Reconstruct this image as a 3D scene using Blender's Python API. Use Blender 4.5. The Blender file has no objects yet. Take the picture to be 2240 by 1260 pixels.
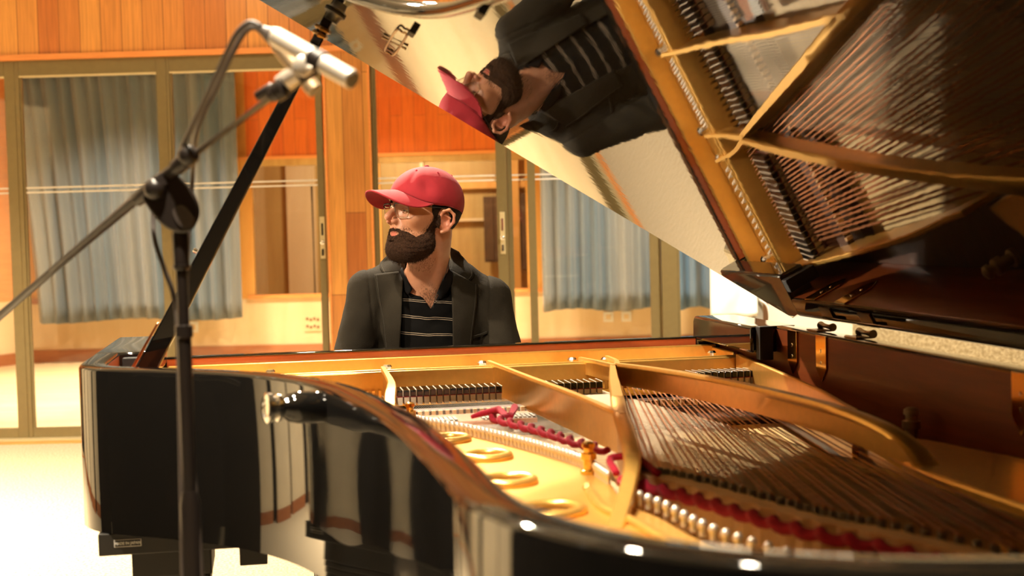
import bpy, bmesh, math, random
import numpy as np
from mathutils import Vector, Matrix
random.seed(7)
SC = bpy.context.scene; COL = SC.collection
R = 1.01; CZ = R + 0.2447                      # rim top height, lens height

# ---------------------------------------------------------------- camera
yaw, roll, pitch = math.radians(9.42), math.radians(1.5), math.radians(-2.45)
fw = Vector((math.sin(yaw)*math.cos(pitch), math.cos(yaw)*math.cos(pitch), math.sin(pitch)))
r0 = Vector((math.cos(yaw), -math.sin(yaw), 0)); u0 = r0.cross(fw)
cr = r0*math.cos(roll) - u0*math.sin(roll); cu = r0*math.sin(roll) + u0*math.cos(roll)
cam = bpy.data.cameras.new('camera'); camo = bpy.data.objects.new('camera', cam); COL.objects.link(camo)
camo.matrix_world = Matrix(((cr.x, cu.x, -fw.x, 0), (cr.y, cu.y, -fw.y, 0), (cr.z, cu.z, -fw.z, CZ), (0, 0, 0, 1)))
cam.lens = 50.0; cam.sensor_width = 36.0; cam.clip_start = 0.05; cam.clip_end = 60
cam.dof.use_dof = True; cam.dof.focus_distance = 3.86; cam.dof.aperture_fstop = 4.5
SC.camera = camo
SC.view_settings.view_transform = 'Standard'; SC.view_settings.look = 'None'
SC.view_settings.gamma = 1.0; SC.view_settings.exposure = -0.75
SC.view_settings.use_curve_mapping = False

# ---------------------------------------------------------------- world and lamps
W = bpy.data.worlds.new('world'); SC.world = W; W.use_nodes = True
W.node_tree.nodes['Background'].inputs[0].default_value = (1.0, 0.75, 0.5, 1)
W.node_tree.nodes['Background'].inputs[1].default_value = 0.02
WARM = (1.0, 0.86, 0.65)
def area(name, loc, target, size, energy, col=WARM, spread=180):
    l = bpy.data.lights.new(name, 'AREA'); l.shape = 'DISK'; l.size = size; l.energy = energy; l.color = col
    l.spread = math.radians(spread)
    o = bpy.data.objects.new(name, l); COL.objects.link(o); o.location = loc
    o.rotation_euler = (Vector(target) - Vector(loc)).to_track_quat('-Z', 'Y').to_euler()
    return o
CEIL = 3.35
SPOTS = [  # x, y, target, energy, spread: downlights in the ceiling
    (0.1, 5.6, (0.55, 3.0, 0.9), 150, 80), (-1.9, 5.9, (-2.1, 6.0, 0), 640, 120), (-0.35, 2.7, (0.0, 2.4, 0.9), 120, 110),
    (-0.25, 1.3, (0.1, 1.7, 0.9), 90, 110), (0.8, 6.6, (0.9, 4.6, 1.0), 60, 180), (2.6, 6.6, (2.4, 7.2, 0), 200, 105),
    (4.3, 6.9, (5.0, 7.9, 0.4), 60, 150), (-0.5, 7.6, (-0.3, 9.2, 1.0), 18, 180), (2.2, 8.0, (2.0, 9.2, 1.0), 22, 180),
    (-2.7, 2.5, (0.40, 3.98, 1.15), 9, 26), (-3.0, 5.0, (-4.4, 5.0, 1.0), 200, 150), (-3.0, 7.4, (-4.4, 7.4, 1.0), 200, 150)]  # first lamp on this line: narrow fill added to brighten the pianist's face
for (x, y, t, e, sp_) in SPOTS:
    area('downlight_lamp', (x, y, CEIL-0.035), t, 0.12, e, WARM, sp_)
# lamps of the room beyond the glass and of the booth beyond that
A11 = math.radians(11); D = Vector((math.cos(A11), -math.sin(A11), 0)); Nn = Vector((math.sin(A11), math.cos(A11), 0)); P0 = Vector((-1.40, 9.22, 0))
def FW(s, n, z): return P0 + D*s + Nn*n + Vector((0, 0, z))
for s, n, e in ((-0.8, 1.6, 260), (1.4, 1.6, 200), (3.6, 1.6, 230), (-0.9, 3.8, 170), (1.5, 3.9, 200), (3.9, 3.8, 200)):
    area('studio_lamp', FW(s, n, 3.1), FW(s, n+0.2, 0), 0.5, e*1.05, WARM, 110)
area('booth_lamp', FW(1.6, 6.7, 2.7), FW(1.6, 7.4, 0), 0.6, 170)

# ---------------------------------------------------------------- materials
def nt(name):
    m = bpy.data.materials.new(name); m.use_nodes = True; t = m.node_tree
    return m, t, t.nodes['Principled BSDF'], t.nodes.new, t.links.new
def rgb(c): return (c[0], c[1], c[2], 1)
def plain(name, col, rough=0.5, metal=0.0, ior=1.5, var=0.08, scale=30, bump=0.0, bscale=200, coat=0, sheen=0, stretch=(1, 1, 1)):
    m, t, b, N, L = nt(name)
    tc = N('ShaderNodeTexCoord'); mp = N('ShaderNodeMapping'); mp.inputs['Scale'].default_value = stretch
    L(tc.outputs['Object'], mp.inputs[0])
    no = N('ShaderNodeTexNoise'); no.inputs['Scale'].default_value = scale; no.inputs['Detail'].default_value = 4
    L(mp.outputs[0], no.inputs['Vector'])
    mr = N('ShaderNodeMapRange'); mr.inputs[1].default_value = 0.3; mr.inputs[2].default_value = 0.7
    mr.inputs[3].default_value = 1-var; mr.inputs[4].default_value = 1+var; L(no.outputs[0], mr.inputs[0])
    mx = N('ShaderNodeVectorMath'); mx.operation = 'SCALE'; mx.inputs[0].default_value = col[:3]; L(mr.outputs[0], mx.inputs['Scale'])
    L(mx.outputs[0], b.inputs['Base Color'])
    b.inputs['Roughness'].default_value = rough; b.inputs['Metallic'].default_value = metal; b.inputs['IOR'].default_value = ior
    b.inputs['Coat Weight'].default_value = coat; b.inputs['Sheen Weight'].default_value = sheen
    if bump:
        n2 = N('ShaderNodeTexNoise'); n2.inputs['Scale'].default_value = bscale; L(mp.outputs[0], n2.inputs['Vector'])
        bp = N('ShaderNodeBump'); bp.inputs['Strength'].default_value = bump; bp.inputs['Distance'].default_value = 0.01
        L(n2.outputs[0], bp.inputs['Height']); L(bp.outputs[0], b.inputs['Normal'])
    return m
def planks(name, c1, c2, w=0.12, length=1.3, rough=0.35, dark=(0.2, 0.07, 0.02), axis='z', gap=0.0025, ior=1.5):
    m, t, b, N, L = nt(name)
    tc = N('ShaderNodeTexCoord'); sp = N('ShaderNodeSeparateXYZ'); L(tc.outputs['Object'], sp.inputs[0])
    cb = N('ShaderNodeCombineXYZ')
    if axis == 'z': L(sp.outputs[2], cb.inputs[0]); L(sp.outputs[0], cb.inputs[1])
    elif axis == 'zy': L(sp.outputs[2], cb.inputs[0]); L(sp.outputs[1], cb.inputs[1])
    else: L(sp.outputs[0], cb.inputs[0]); L(sp.outputs[1], cb.inputs[1])
    br = N('ShaderNodeTexBrick'); L(cb.outputs[0], br.inputs['Vector'])
    br.inputs['Scale'].default_value = 1.0; br.inputs['Brick Width'].default_value = length; br.inputs['Row Height'].default_value = w
    br.inputs['Mortar Size'].default_value = gap; br.inputs['Mortar Smooth'].default_value = 0.3; br.inputs['Bias'].default_value = 0.0
    br.offset = 0.37; br.offset_frequency = 2
    br.inputs['Color1'].default_value = rgb(c1); br.inputs['Color2'].default_value = rgb(c2); br.inputs['Mortar'].default_value = rgb(dark)
    mp = N('ShaderNodeMapping'); mp.inputs['Scale'].default_value = (1.5, 40, 1); L(cb.outputs[0], mp.inputs[0])
    no = N('ShaderNodeTexNoise'); no.inputs['Scale'].default_value = 1.6; no.inputs['Detail'].default_value = 6; no.inputs['Distortion'].default_value = 1.2
    L(mp.outputs[0], no.inputs['Vector'])
    mr = N('ShaderNodeMapRange'); mr.inputs[1].default_value = 0.25; mr.inputs[2].default_value = 0.75; mr.inputs[3].default_value = 0.70; mr.inputs[4].default_value = 1.15
    L(no.outputs[0], mr.inputs[0])
    mx = N('ShaderNodeVectorMath'); mx.operation = 'SCALE'; L(br.outputs[0], mx.inputs[0]); L(mr.outputs[0], mx.inputs['Scale'])
    L(mx.outputs[0], b.inputs['Base Color']); b.inputs['Roughness'].default_value = rough; b.inputs['IOR'].default_value = ior
    return m
def grain(name, c1, c2, rough=0.3, scale=(1, 1, 12), sc=4, coat=0.0):
    m, t, b, N, L = nt(name)
    tc = N('ShaderNodeTexCoord'); mp = N('ShaderNodeMapping'); mp.inputs['Scale'].default_value = scale; L(tc.outputs['Object'], mp.inputs[0])
    no = N('ShaderNodeTexNoise'); no.inputs['Scale'].default_value = sc; no.inputs['Detail'].default_value = 7; no.inputs['Distortion'].default_value = 0.7
    L(mp.outputs[0], no.inputs['Vector'])
    r = N('ShaderNodeValToRGB'); r.color_ramp.elements[0].position = 0.3; r.color_ramp.elements[1].position = 0.7
    r.color_ramp.elements[0].color = rgb(c1); r.color_ramp.elements[1].color = rgb(c2)
    L(no.outputs[0], r.inputs[0]); L(r.outputs[0], b.inputs['Base Color'])
    b.inputs['Roughness'].default_value = rough; b.inputs['Coat Weight'].default_value = coat; b.inputs['Coat Roughness'].default_value = 0.05
    return m
def emis(name, col, s):
    m, t, b, N, L = nt(name); b.inputs['Base Color'].default_value = rgb(col)
    b.inputs['Emission Color'].default_value = rgb(col); b.inputs['Emission Strength'].default_value = s; return m
M = {}
M['black'] = plain('black_polyester', (0.006, 0.0055, 0.005), 0.04, 0, 1.6, 0.05)
M['lidblack'] = plain('polished_lid_lacquer', (0.008, 0.007, 0.006), 0.02, 0, 1.9, 0.0)
# slight waviness of the polished lid
def wavy(m, s, d):
    t = m.node_tree; N = t.nodes.new; b = t.nodes['Principled BSDF']
    tc = N('ShaderNodeTexCoord'); mp = N('ShaderNodeMapping'); mp.inputs['Scale'].default_value = (1, 1, 1)
    no = N('ShaderNodeTexNoise'); no.inputs['Scale'].default_value = s; no.inputs['Detail'].default_value = 1
    bp = N('ShaderNodeBump'); bp.inputs['Strength'].default_value = 0.5; bp.inputs['Distance'].default_value = d
    t.links.new(tc.outputs['Object'], mp.inputs[0]); t.links.new(mp.outputs[0], no.inputs['Vector']); t.links.new(no.outputs[0], bp.inputs['Height']); t.links.new(bp.outputs[0], b.inputs['Normal'])
wavy(M['lidblack'], 45, 0.00008)
M['satin'] = plain('satin_black', (0.018, 0.016, 0.014), 0.45, 0, 1.5, 0.1)
M['rubber'] = plain('black_rubber', (0.012, 0.011, 0.01), 0.7, 0, 1.4, 0.1)
M['mahog'] = grain('mahogany_veneer', (0.14, 0.028, 0.004), (0.21, 0.044, 0.007), 0.4, (1, 0.7, 9), 5, 0.08)
M['mahog'].node_tree.nodes['Principled BSDF'].inputs['IOR'].default_value = 1.25
M['mahogred'] = grain('red_mahogany', (0.26, 0.045, 0.012), (0.36, 0.075, 0.02), 0.25, (0.6, 4, 9), 5, 0.5)
M['gold'] = plain('gold_bronze_lacquer', (0.80, 0.46, 0.11), 0.30, 0.7, 1.5, 0.05, 60, 0.03, 120)
M['goldb'] = plain('polished_brass', (0.85, 0.55, 0.18), 0.12, 1.0, 1.5, 0.03)
M['chrome'] = plain('bright_steel', (0.8, 0.78, 0.74), 0.12, 1.0, 1.5, 0.03)
M['steel'] = plain('steel_wire', (0.48, 0.39, 0.27), 0.3, 1.0, 1.5, 0.03)
M['copper'] = plain('copper_winding', (0.46, 0.19, 0.085), 0.36, 1.0, 1.5, 0.06)
M['spruce'] = grain('spruce_soundboard', (0.62, 0.42, 0.16), (0.74, 0.53, 0.23), 0.55, (1, 16, 1), 6, 0.0)
M['maple'] = grain('maple_bridge', (0.70, 0.42, 0.2), (0.8, 0.52, 0.27), 0.4, (4, 4, 1), 6)
M['redfelt'] = plain('crimson_felt', (0.34, 0.006, 0.026), 0.95, 0, 1.4, 0.2, 200, 0.3, 900, sheen=0.1)
M['pinkfelt'] = plain('rose_felt', (0.55, 0.25, 0.16), 0.95, 0, 1.4, 0.1, 100)
M['felt'] = plain('cream_felt', (0.78, 0.66, 0.52), 0.95, 0, 1.4, 0.08, 100)
M['darkwood'] = grain('dark_action_wood', (0.05, 0.016, 0.008), (0.09, 0.03, 0.012), 0.4, (1, 6, 1), 6)
M['ivory'] = plain('ivory_key', (0.8, 0.76, 0.66), 0.15, 0, 1.5, 0.02)
M['greyfelt'] = plain('grey_agraffe', (0.2, 0.19, 0.17), 0.5, 0.5, 1.5, 0.1)
M['label'] = plain('white_print', (0.75, 0.72, 0.66), 0.4, 0, 1.5, 0.02)
M['wall'] = planks('orange_wood_planks', (0.50, 0.155, 0.035), (0.72, 0.33, 0.08), 0.13, 1.1)
M['column'] = planks('oak_column_planks', (0.40, 0.125, 0.028), (0.68, 0.32, 0.075), 0.125, 1.37)
M['redwall'] = planks('red_cedar_planks', (0.58, 0.11, 0.012), (0.68, 0.16, 0.02), 0.12, 1.2)
M['redtrim'] = grain('red_wood_trim', (0.32, 0.10, 0.035), (0.40, 0.15, 0.05), 0.4, (1, 1, 12))
M['orangetrim'] = grain('orange_wood_trim', (0.68, 0.24, 0.06), (0.76, 0.3, 0.08), 0.4, (1, 1, 12))
M['frame'] = plain('olive_anodised_frame', (0.185, 0.14, 0.058), 0.42, 0.25, 1.5, 0.04)
M['frameb'] = plain('pale_frame_edge', (0.62, 0.52, 0.3), 0.35, 0.3, 1.5, 0.04)
M['cream'] = grain('cream_wood_panel', (0.66, 0.46, 0.24), (0.74, 0.54, 0.31), 0.45, (3, 1, 0.4), 2)
M['white'] = plain('white_plaster', (0.86, 0.8, 0.68), 0.8, 0, 1.4, 0.03, 8)
M['olivewood'] = grain('olive_booth_wood', (0.40, 0.23, 0.07), (0.50, 0.31, 0.1), 0.5, (6, 6, 0.5), 2)
M['boothwood'] = grain('booth_orange_wood', (0.62, 0.27, 0.05), (0.70, 0.36, 0.09), 0.5, (6, 6, 0.5), 2)
M['boothdark'] = plain('booth_dark_panel', (0.10, 0.045, 0.015), 0.6, 0, 1.4, 0.2, 5)
M['parquet'] = planks('pale_wood_floor', (0.60, 0.46, 0.25), (0.68, 0.54, 0.32), 0.09, 1.0, 0.3, (0.5, 0.3, 0.12), 'xy', 0.001)
M['blackwall'] = plain('dark_curtain_wall', (0.022, 0.016, 0.011), 0.9)
M['ceil'] = plain('ceiling_plaster', (0.62, 0.55, 0.42), 0.9, 0, 1.4, 0.03, 6)
M['cloth'] = plain('white_cloth', (0.9, 0.87, 0.78), 0.8, 0, 1.4, 0.03, 12, 0.3, 18)
M['graymetal'] = plain('grey_metal', (0.3, 0.28, 0.24), 0.5, 0.4)
M['stand'] = plain('stand_black_brown', (0.017, 0.012, 0.010), 0.36, 0.0, 1.5, 0.05)
M['cable'] = plain('cable_rubber', (0.07, 0.055, 0.048), 0.5, 0, 1.5, 0.05)
M['nickel'] = plain('satin_nickel', (0.78, 0.7, 0.6), 0.38, 0.6, 1.5, 0.03)
M['brassdim'] = plain('champagne_metal', (0.6, 0.45, 0.28), 0.38, 0.7, 1.5, 0.03)
def carpet_mat(name, c1, c2, s=90):
    m, t, b, N, L = nt(name)
    tc = N('ShaderNodeTexCoord'); no = N('ShaderNodeTexNoise'); no.inputs['Scale'].default_value = s; no.inputs['Detail'].default_value = 5
    L(tc.outputs['Object'], no.inputs['Vector'])
    r = N('ShaderNodeValToRGB'); r.color_ramp.elements[0].position = 0.35; r.color_ramp.elements[1].position = 0.62
    r.color_ramp.elements[0].color = rgb(c1); r.color_ramp.elements[1].color = rgb(c2); L(no.outputs[0], r.inputs[0]); L(r.outputs[0], b.inputs['Base Color'])
    b.inputs['Roughness'].default_value = 0.95; b.inputs['IOR'].default_value = 1.3
    bp = N('ShaderNodeBump'); bp.inputs['Strength'].default_value = 0.8; bp.inputs['Distance'].default_value = 0.01; L(no.outputs[0], bp.inputs['Height']); L(bp.outputs[0], b.inputs['Normal'])
    return m
M['carpet'] = carpet_mat('beige_carpet', (0.36, 0.28, 0.165), (0.60, 0.50, 0.35))
M['rough'] = carpet_mat('speckled_wall_finish', (0.28, 0.22, 0.12), (0.46, 0.38, 0.24), 45)
def curtain_mat(name, c1, c2):
    m, t, b, N, L = nt(name)
    tc = N('ShaderNodeTexCoord'); mp = N('ShaderNodeMapping'); mp.inputs['Scale'].default_value = (1, 1, 0.12); L(tc.outputs['Object'], mp.inputs[0])
    no = N('ShaderNodeTexNoise'); no.inputs['Scale'].default_value = 2.2; no.inputs['Detail'].default_value = 2; L(mp.outputs[0], no.inputs['Vector'])
    r = N('ShaderNodeValToRGB'); r.color_ramp.elements[0].position = 0.4; r.color_ramp.elements[1].position = 0.6
    r.color_ramp.elements[0].color = rgb(c1); r.color_ramp.elements[1].color = rgb(c2); L(no.outputs[0], r.inputs[0]); L(r.outputs[0], b.inputs['Base Color'])
    b.inputs['Roughness'].default_value = 0.85; b.inputs['Sheen Weight'].default_value = 0.3; return m
M['curtain'] = curtain_mat('grey_blue_curtain', (0.085, 0.12, 0.155), (0.18, 0.185, 0.18))
M['curtainb'] = curtain_mat('blue_curtain', (0.06, 0.12, 0.2), (0.10, 0.16, 0.24))
m, t, b, N, L = nt('door_glass')
t.nodes.remove(b); tr = N('ShaderNodeBsdfTransparent'); tr.inputs[0].default_value = (0.95, 0.95, 0.93, 1); gl = N('ShaderNodeBsdfGlossy'); gl.inputs['Roughness'].default_value = 0.02
fr = N('ShaderNodeFresnel'); fr.inputs[0].default_value = 1.5; mxs = N('ShaderNodeMixShader')
L(fr.outputs[0], mxs.inputs[0]); L(tr.outputs[0], mxs.inputs[1]); L(gl.outputs[0], mxs.inputs[2]); L(mxs.outputs[0], t.nodes['Material Output'].inputs[0]); M['glass'] = m

m, t, b, N, L = nt('lens_glass')
t.nodes.remove(b); tr = N('ShaderNodeBsdfTransparent'); gl = N('ShaderNodeBsdfGlossy'); gl.inputs['Roughness'].default_value = 0.02
fr = N('ShaderNodeFresnel'); fr.inputs[0].default_value = 1.22; mxs = N('ShaderNodeMixShader')
L(fr.outputs[0], mxs.inputs[0]); L(tr.outputs[0], mxs.inputs[1]); L(gl.outputs[0], mxs.inputs[2]); L(mxs.outputs[0], t.nodes['Material Output'].inputs[0]); M['lensglass'] = m

# ---------------------------------------------------------------- mesh helpers
def finish(name, bm, mat, parent=None, smooth=None, bevel=0, kind=None, mats=None, segs=2):
    me = bpy.data.meshes.new(name)
    bmesh.ops.recalc_face_normals(bm, faces=bm.faces)
    bm.to_mesh(me); bm.free()
    for m_ in (mats or [mat]): me.materials.append(m_)
    o = bpy.data.objects.new(name, me); COL.objects.link(o)
    if parent: o.parent = parent
    if smooth is not None:
        me.shade_smooth(); me.set_sharp_from_angle(angle=math.radians(smooth))
    if bevel:
        md = o.modifiers.new('bevel', 'BEVEL'); md.width = bevel; md.segments = segs; md.limit_method = 'ANGLE'; md.angle_limit = math.radians(40)
        md.harden_normals = False
        if smooth is None: me.shade_smooth(); me.set_sharp_from_angle(angle=math.radians(50))
    if kind: o['kind'] = kind
    return o
def tag(o, label, cat=None, group=None, kind=None):
    if label: o['label'] = label
    if cat: o['category'] = cat
    if group: o['group'] = group
    if kind: o['kind'] = kind
    return o
def empty(name, loc, label=None, cat=None, group=None, rz=0):
    o = bpy.data.objects.new(name, None); COL.objects.link(o); o.location = loc; o.rotation_euler = (0, 0, rz); o.empty_display_size = 0.1
    return tag(o, label, cat, group)
def box(bm, lo, hi, mi=0, M4=None):
    x0, y0, z0 = lo; x1, y1, z1 = hi
    vs = [bm.verts.new((M4 @ Vector(p)) if M4 else p) for p in ((x0,y0,z0),(x1,y0,z0),(x1,y1,z0),(x0,y1,z0),(x0,y0,z1),(x1,y0,z1),(x1,y1,z1),(x0,y1,z1))]
    for f in ((0,3,2,1),(4,5,6,7),(0,1,5,4),(1,2,6,5),(2,3,7,6),(3,0,4,7)):
        fc = bm.faces.new([vs[i] for i in f]); fc.material_index = mi
def boxo(name, lo, hi, mat, parent=None, bevel=0, kind=None):
    bm = bmesh.new(); box(bm, lo, hi); return finish(name, bm, mat, parent, None, bevel, kind)
def prism(bm, pts, z0, z1, mi=0):
    """polygon pts (x,y) extruded; z0/z1 numbers or functions of (x,y)"""
    f0 = z0 if callable(z0) else (lambda x, y: z0); f1 = z1 if callable(z1) else (lambda x, y: z1)
    a = [bm.verts.new((x, y, f0(x, y))) for x, y in pts]; b_ = [bm.verts.new((x, y, f1(x, y))) for x, y in pts]
    n = len(pts)
    bm.faces.new(a[::-1]).material_index = mi; bm.faces.new(b_).material_index = mi
    for i in range(n): bm.faces.new((a[i], a[(i+1) % n], b_[(i+1) % n], b_[i])).material_index = mi
def frame_at(p, d):
    d = d.normalized(); up = Vector((0, 0, 1)) if abs(d.z) < 0.95 else Vector((1, 0, 0))
    x = d.cross(up).normalized(); y = x.cross(d); return x, y
def tube(bm, pts, rad, seg=10, cap=True, mi=0):
    pts = [Vector(p) for p in pts]; n = len(pts); rads = rad if isinstance(rad, (list, tuple)) else [rad]*n
    rings = []; px = None
    for i, p in enumerate(pts):
        d = (pts[min(i+1, n-1)] - pts[max(i-1, 0)])
        if d.length < 1e-9: d = Vector((0, 0, 1))
        d.normalize()
        if px is None: x, y = frame_at(p, d)
        else:
            x = (px - d*px.dot(d)).normalized(); y = d.cross(x)
        px = x
        rings.append([bm.verts.new(p + (x*math.cos(2*math.pi*k/seg) + y*math.sin(2*math.pi*k/seg))*rads[i]) for k in range(seg)])
    for i in range(n-1):
        for k in range(seg):
            bm.faces.new((rings[i][k], rings[i][(k+1) % seg], rings[i+1][(k+1) % seg], rings[i+1][k])).material_index = mi
    if cap:
        bm.faces.new(rings[0][::-1]).material_index = mi; bm.faces.new(rings[-1]).material_index = mi
def tubeo(name, pts, rad, mat, parent=None, seg=10, smooth=40):
    bm = bmesh.new(); tube(bm, pts, rad, seg); return finish(name, bm, mat, parent, smooth)
def lathe_on(bm, base, axis, prof, seg=20, mi=0):
    """prof: list of (distance along axis, radius)"""
    base = Vector(base); axis = Vector(axis).normalized(); x, y = frame_at(base, axis)
    rings = []
    for (h, r_) in prof:
        rings.append([bm.verts.new(base + axis*h + (x*math.cos(2*math.pi*k/seg) + y*math.sin(2*math.pi*k/seg))*max(r_, 1e-5)) for k in range(seg)])
    for i in range(len(prof)-1):
        for k in range(seg): bm.faces.new((rings[i][k], rings[i][(k+1) % seg], rings[i+1][(k+1) % seg], rings[i+1][k])).material_index = mi
    bm.faces.new(rings[0][::-1]).material_index = mi; bm.faces.new(rings[-1]).material_index = mi
def ring(bm, c, ax, r_, t_, seg=28, s2=8, sy=1.0):
    c = Vector(c); ax = Vector(ax).normalized(); x, y = frame_at(c, ax); R_ = []
    for i in range(seg):
        a = 2*math.pi*i/seg; d = x*math.cos(a) + y*math.sin(a)*sy
        R_.append([bm.verts.new(c + d*r_ + (d.normalized()*math.cos(2*math.pi*k/s2) + ax*math.sin(2*math.pi*k/s2))*t_) for k in range(s2)])
    for i in range(seg):
        for k in range(s2): bm.faces.new((R_[i][k], R_[(i+1) % seg][k], R_[(i+1) % seg][(k+1) % s2], R_[i][(k+1) % s2]))
def catmull(P, n=8, closed=False):
    P = [np.array(p, float) for p in P]; out = []
    m_ = len(P)
    rng = range(m_) if closed else range(m_-1)
    for i in rng:
        p1, p2 = P[i], P[(i+1) % m_]
        p0 = P[i-1] if (i > 0 or closed) else 2*p1-p2
        p3 = P[(i+2) % m_] if (i+2 < m_ or closed) else 2*p2-p1
        for k in range(n):
            t_ = k/n; out.append(tuple(0.5*((2*p1) + (-p0+p2)*t_ + (2*p0-5*p1+4*p2-p3)*t_*t_ + (-p0+3*p1-3*p2+p3)*t_**3)))
    if not closed: out.append(tuple(P[-1]))
    return out
def copyobj(o, parent=None, loc=None):
    c = o.copy(); COL.objects.link(c)
    if parent is not None: c.parent = parent
    if loc is not None: c.location = loc
    return c
# pixel rays, only to place background things in their own planes
def ray(x, y): return fw + cr*((x-1120)/3111.0) - cu*((y-630)/3111.0)
def on_plane(x, y, p, n):
    d = ray(x, y); C = Vector((0, 0, CZ)); return C + d*((p-C).dot(n)/d.dot(n))
def at(x, y, dist): return Vector((0, 0, CZ)) + ray(x, y)*dist

# ================================================================ THE ROOM
def wf(name, kind='structure', n=0.0):                  # object in the frame of the glass wall
    pass
def wobj(o, n=0.0):
    o.location = FW(0, n, 0); o.rotation_euler = (0, 0, -A11); return o
def wbox(name, s0, s1, n0, n1, z0, z1, mat, kind='structure', bevel=0, parent=None):
    o = boxo(name, (s0, n0, z0), (s1, n1, z1), mat, parent, bevel)
    if parent is None: wobj(o)
    if kind and parent is None: o['kind'] = kind
    return o
boxo('floor', (-4.6, -4.2, -0.05), (9.0, 12.0, 0.0), M['carpet'], kind='structure')
fl = boxo('floor_studio', (-3.2, 0.0, -0.048), (9.5, 9.0, 0.004), M['parquet'], kind='structure'); wobj(fl, 0.16)
boxo('ceiling', (-4.6, -4.2, CEIL), (9.0, 18.5, CEIL+0.1), M['ceil'], kind='structure')
# plank wall over the glass doors
wbox('wall_back', -3.4, 7.6, 0.0, 0.12, 2.40, CEIL, M['wall'])
wbox('trim_1', -3.4, 5.2, -0.02, 0.12, 2.365, 2.40, M['orangetrim'])
wbox('wall_back_column', 1.758, 2.047, -0.005, 0.12, 0.0, 2.365, M['column'])
wbox('trim_2', 1.758, 1.772, -0.012, -0.0051, 0.0, 2.365, M['orangetrim'])
wbox('trim_3', 2.033, 2.047, -0.012, -0.0051, 0.0, 2.365, M['orangetrim'])
wbox('wall_back_right', 4.42, 7.6, 0.0, 0.12, 0.0, 2.40, M['white'])
wbox('trim_4', 4.40, 4.46, -0.05, -0.001, 0.0, 2.365, M['boothdark'])
wbox('trim_5', -3.4, 4.4, -0.10, 0.16, 0.0, 0.014, M['frameb'])          # door threshold
wbox('trim_6', -3.4, 4.4, -0.18, -0.10, 0.0, 0.010, M['orangetrim'])
# glass doors
def gdoor(i, s0, s1, lb, rb, n, handle=None, lm='frame'):
    e = empty('door_%d' % i, FW(0, 0, 0)); wobj(e); e['kind'] = 'structure'
    boxo('stile', (s0, n-0.02, 0.014), (s0+lb, n+0.02, 2.365), M[lm], e, 0.003)
    boxo('stile', (s1-rb, n-0.02, 0.014), (s1, n+0.02, 2.365), M['frame'], e, 0.003)
    boxo('top_rail', (s0+lb, n-0.018, 2.272), (s1-rb, n+0.018, 2.365), M['frame'], e, 0.002)
    boxo('rail_edge', (s0+lb, n-0.021, 2.262), (s1-rb, n+0.021, 2.272), M['frameb'], e)
    boxo('bottom_rail', (s0+lb, n-0.018, 0.014), (s1-rb, n+0.018, 0.075), M['frame'], e, 0.002)
    boxo('glazing_bead', (s0+lb, n-0.012, 0.075), (s0+lb+0.012, n+0.012, 2.262), M['frame'], e)
    boxo('pane', (s0+lb, n-0.003, 0.075), (s1-rb, n+0.003, 2.262), M['glass'], e)
    bm = bmesh.new()
    for z in (1.577, 1.548): box(bm, (s0+lb+0.012, n-0.0045, z-0.005), (s1-rb, n-0.0032, z+0.005))
    finish('safety_stripe', bm, M['label'], e)
    if handle:
        bm = bmesh.new(); box(bm, (handle-0.016, n-0.026, 1.09), (handle+0.016, n-0.021, 1.35))
        h_ = finish('lock_plate', bm, M['frameb'], e, None, 0.002)
        bm = bmesh.new(); lathe_on(bm, (handle, n-0.0261, 1.19), (0, -1, 0), [(0, 0.014), (0.018, 0.014), (0.022, 0.008)], 12)
        finish('thumb_turn', bm, M['chrome'], h_, 40)
        bm = bmesh.new(); box(bm, (handle-0.006, n-0.030, 1.235), (handle+0.006, n-0.0262, 1.31)); box(bm, (handle-0.007, n-0.034, 1.11), (handle+0.007, n-0.0262, 1.15))
        finish('slot', bm, M['chrome'], h_)
    return e
gdoor(1, -1.25, -0.165, 0.066, 0.066, 0.03)
gdoor(2, -0.165, 0.783, 0.028, 0.063, 0.03)
gdoor(3, 0.783, 1.745, 0.02, 0.042, 0.03, 1.725)
gdoor(4, 2.047, 2.874, 0.02, 0.064, 0.03, 2.842)
gdoor(5, 2.874, 3.817, 0.02, 0.067, 0.075)
gdoor(6, 3.817, 4.40, 0.10, 0.03, 0.03)
boxo_ = wbox('trim_7', 3.003, 3.05, 0.0, 0.05, 0.014, 2.365, M['frame'])
# the studio beyond the glass: frame of the far wall, 5.5 m back
FB = 5.5
def fbox(name, s0, s1, n0, n1, z0, z1, mat, kind='structure', bevel=0, parent=None):
    o = boxo(name, (s0, n0, z0), (s1, n1, z1), mat, parent, bevel)
    if parent is None:
        wobj(o, FB)
        if kind: o['kind'] = kind
    return o
fbox('wall_far_base', -2.3, 7.5, 0.0, 0.1, 0.0, 0.60, M['cream'])
fbox('baseboard_far', -2.3, 7.5, -0.02, -0.001, 0.0, 0.13, M['redtrim'])
fbox('trim_8', 0.08, 3.05, -0.03, 0.1, 0.60, 0.635, M['orangetrim'])
fbox('wall_far_upper', 0.0, 3.2, 0.0, 0.1, 2.02, CEIL, M['redwall'])
fbox('trim_9', 0.0, 3.2, -0.015, -0.001, 2.00, 2.03, M['orangetrim'])
fbox('wall_far_left', -2.3, 0.10, 0.0, 0.1, 0.60, CEIL, M['boothwood'])
fbox('wall_far_right', 2.95, 7.5, 0.0, 0.1, 0.60, CEIL, M['boothwood'])
fbox('trim_10', -2.3, -0.15, -0.02, -0.001, 0.60, 0.66, M['redtrim'])
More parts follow.
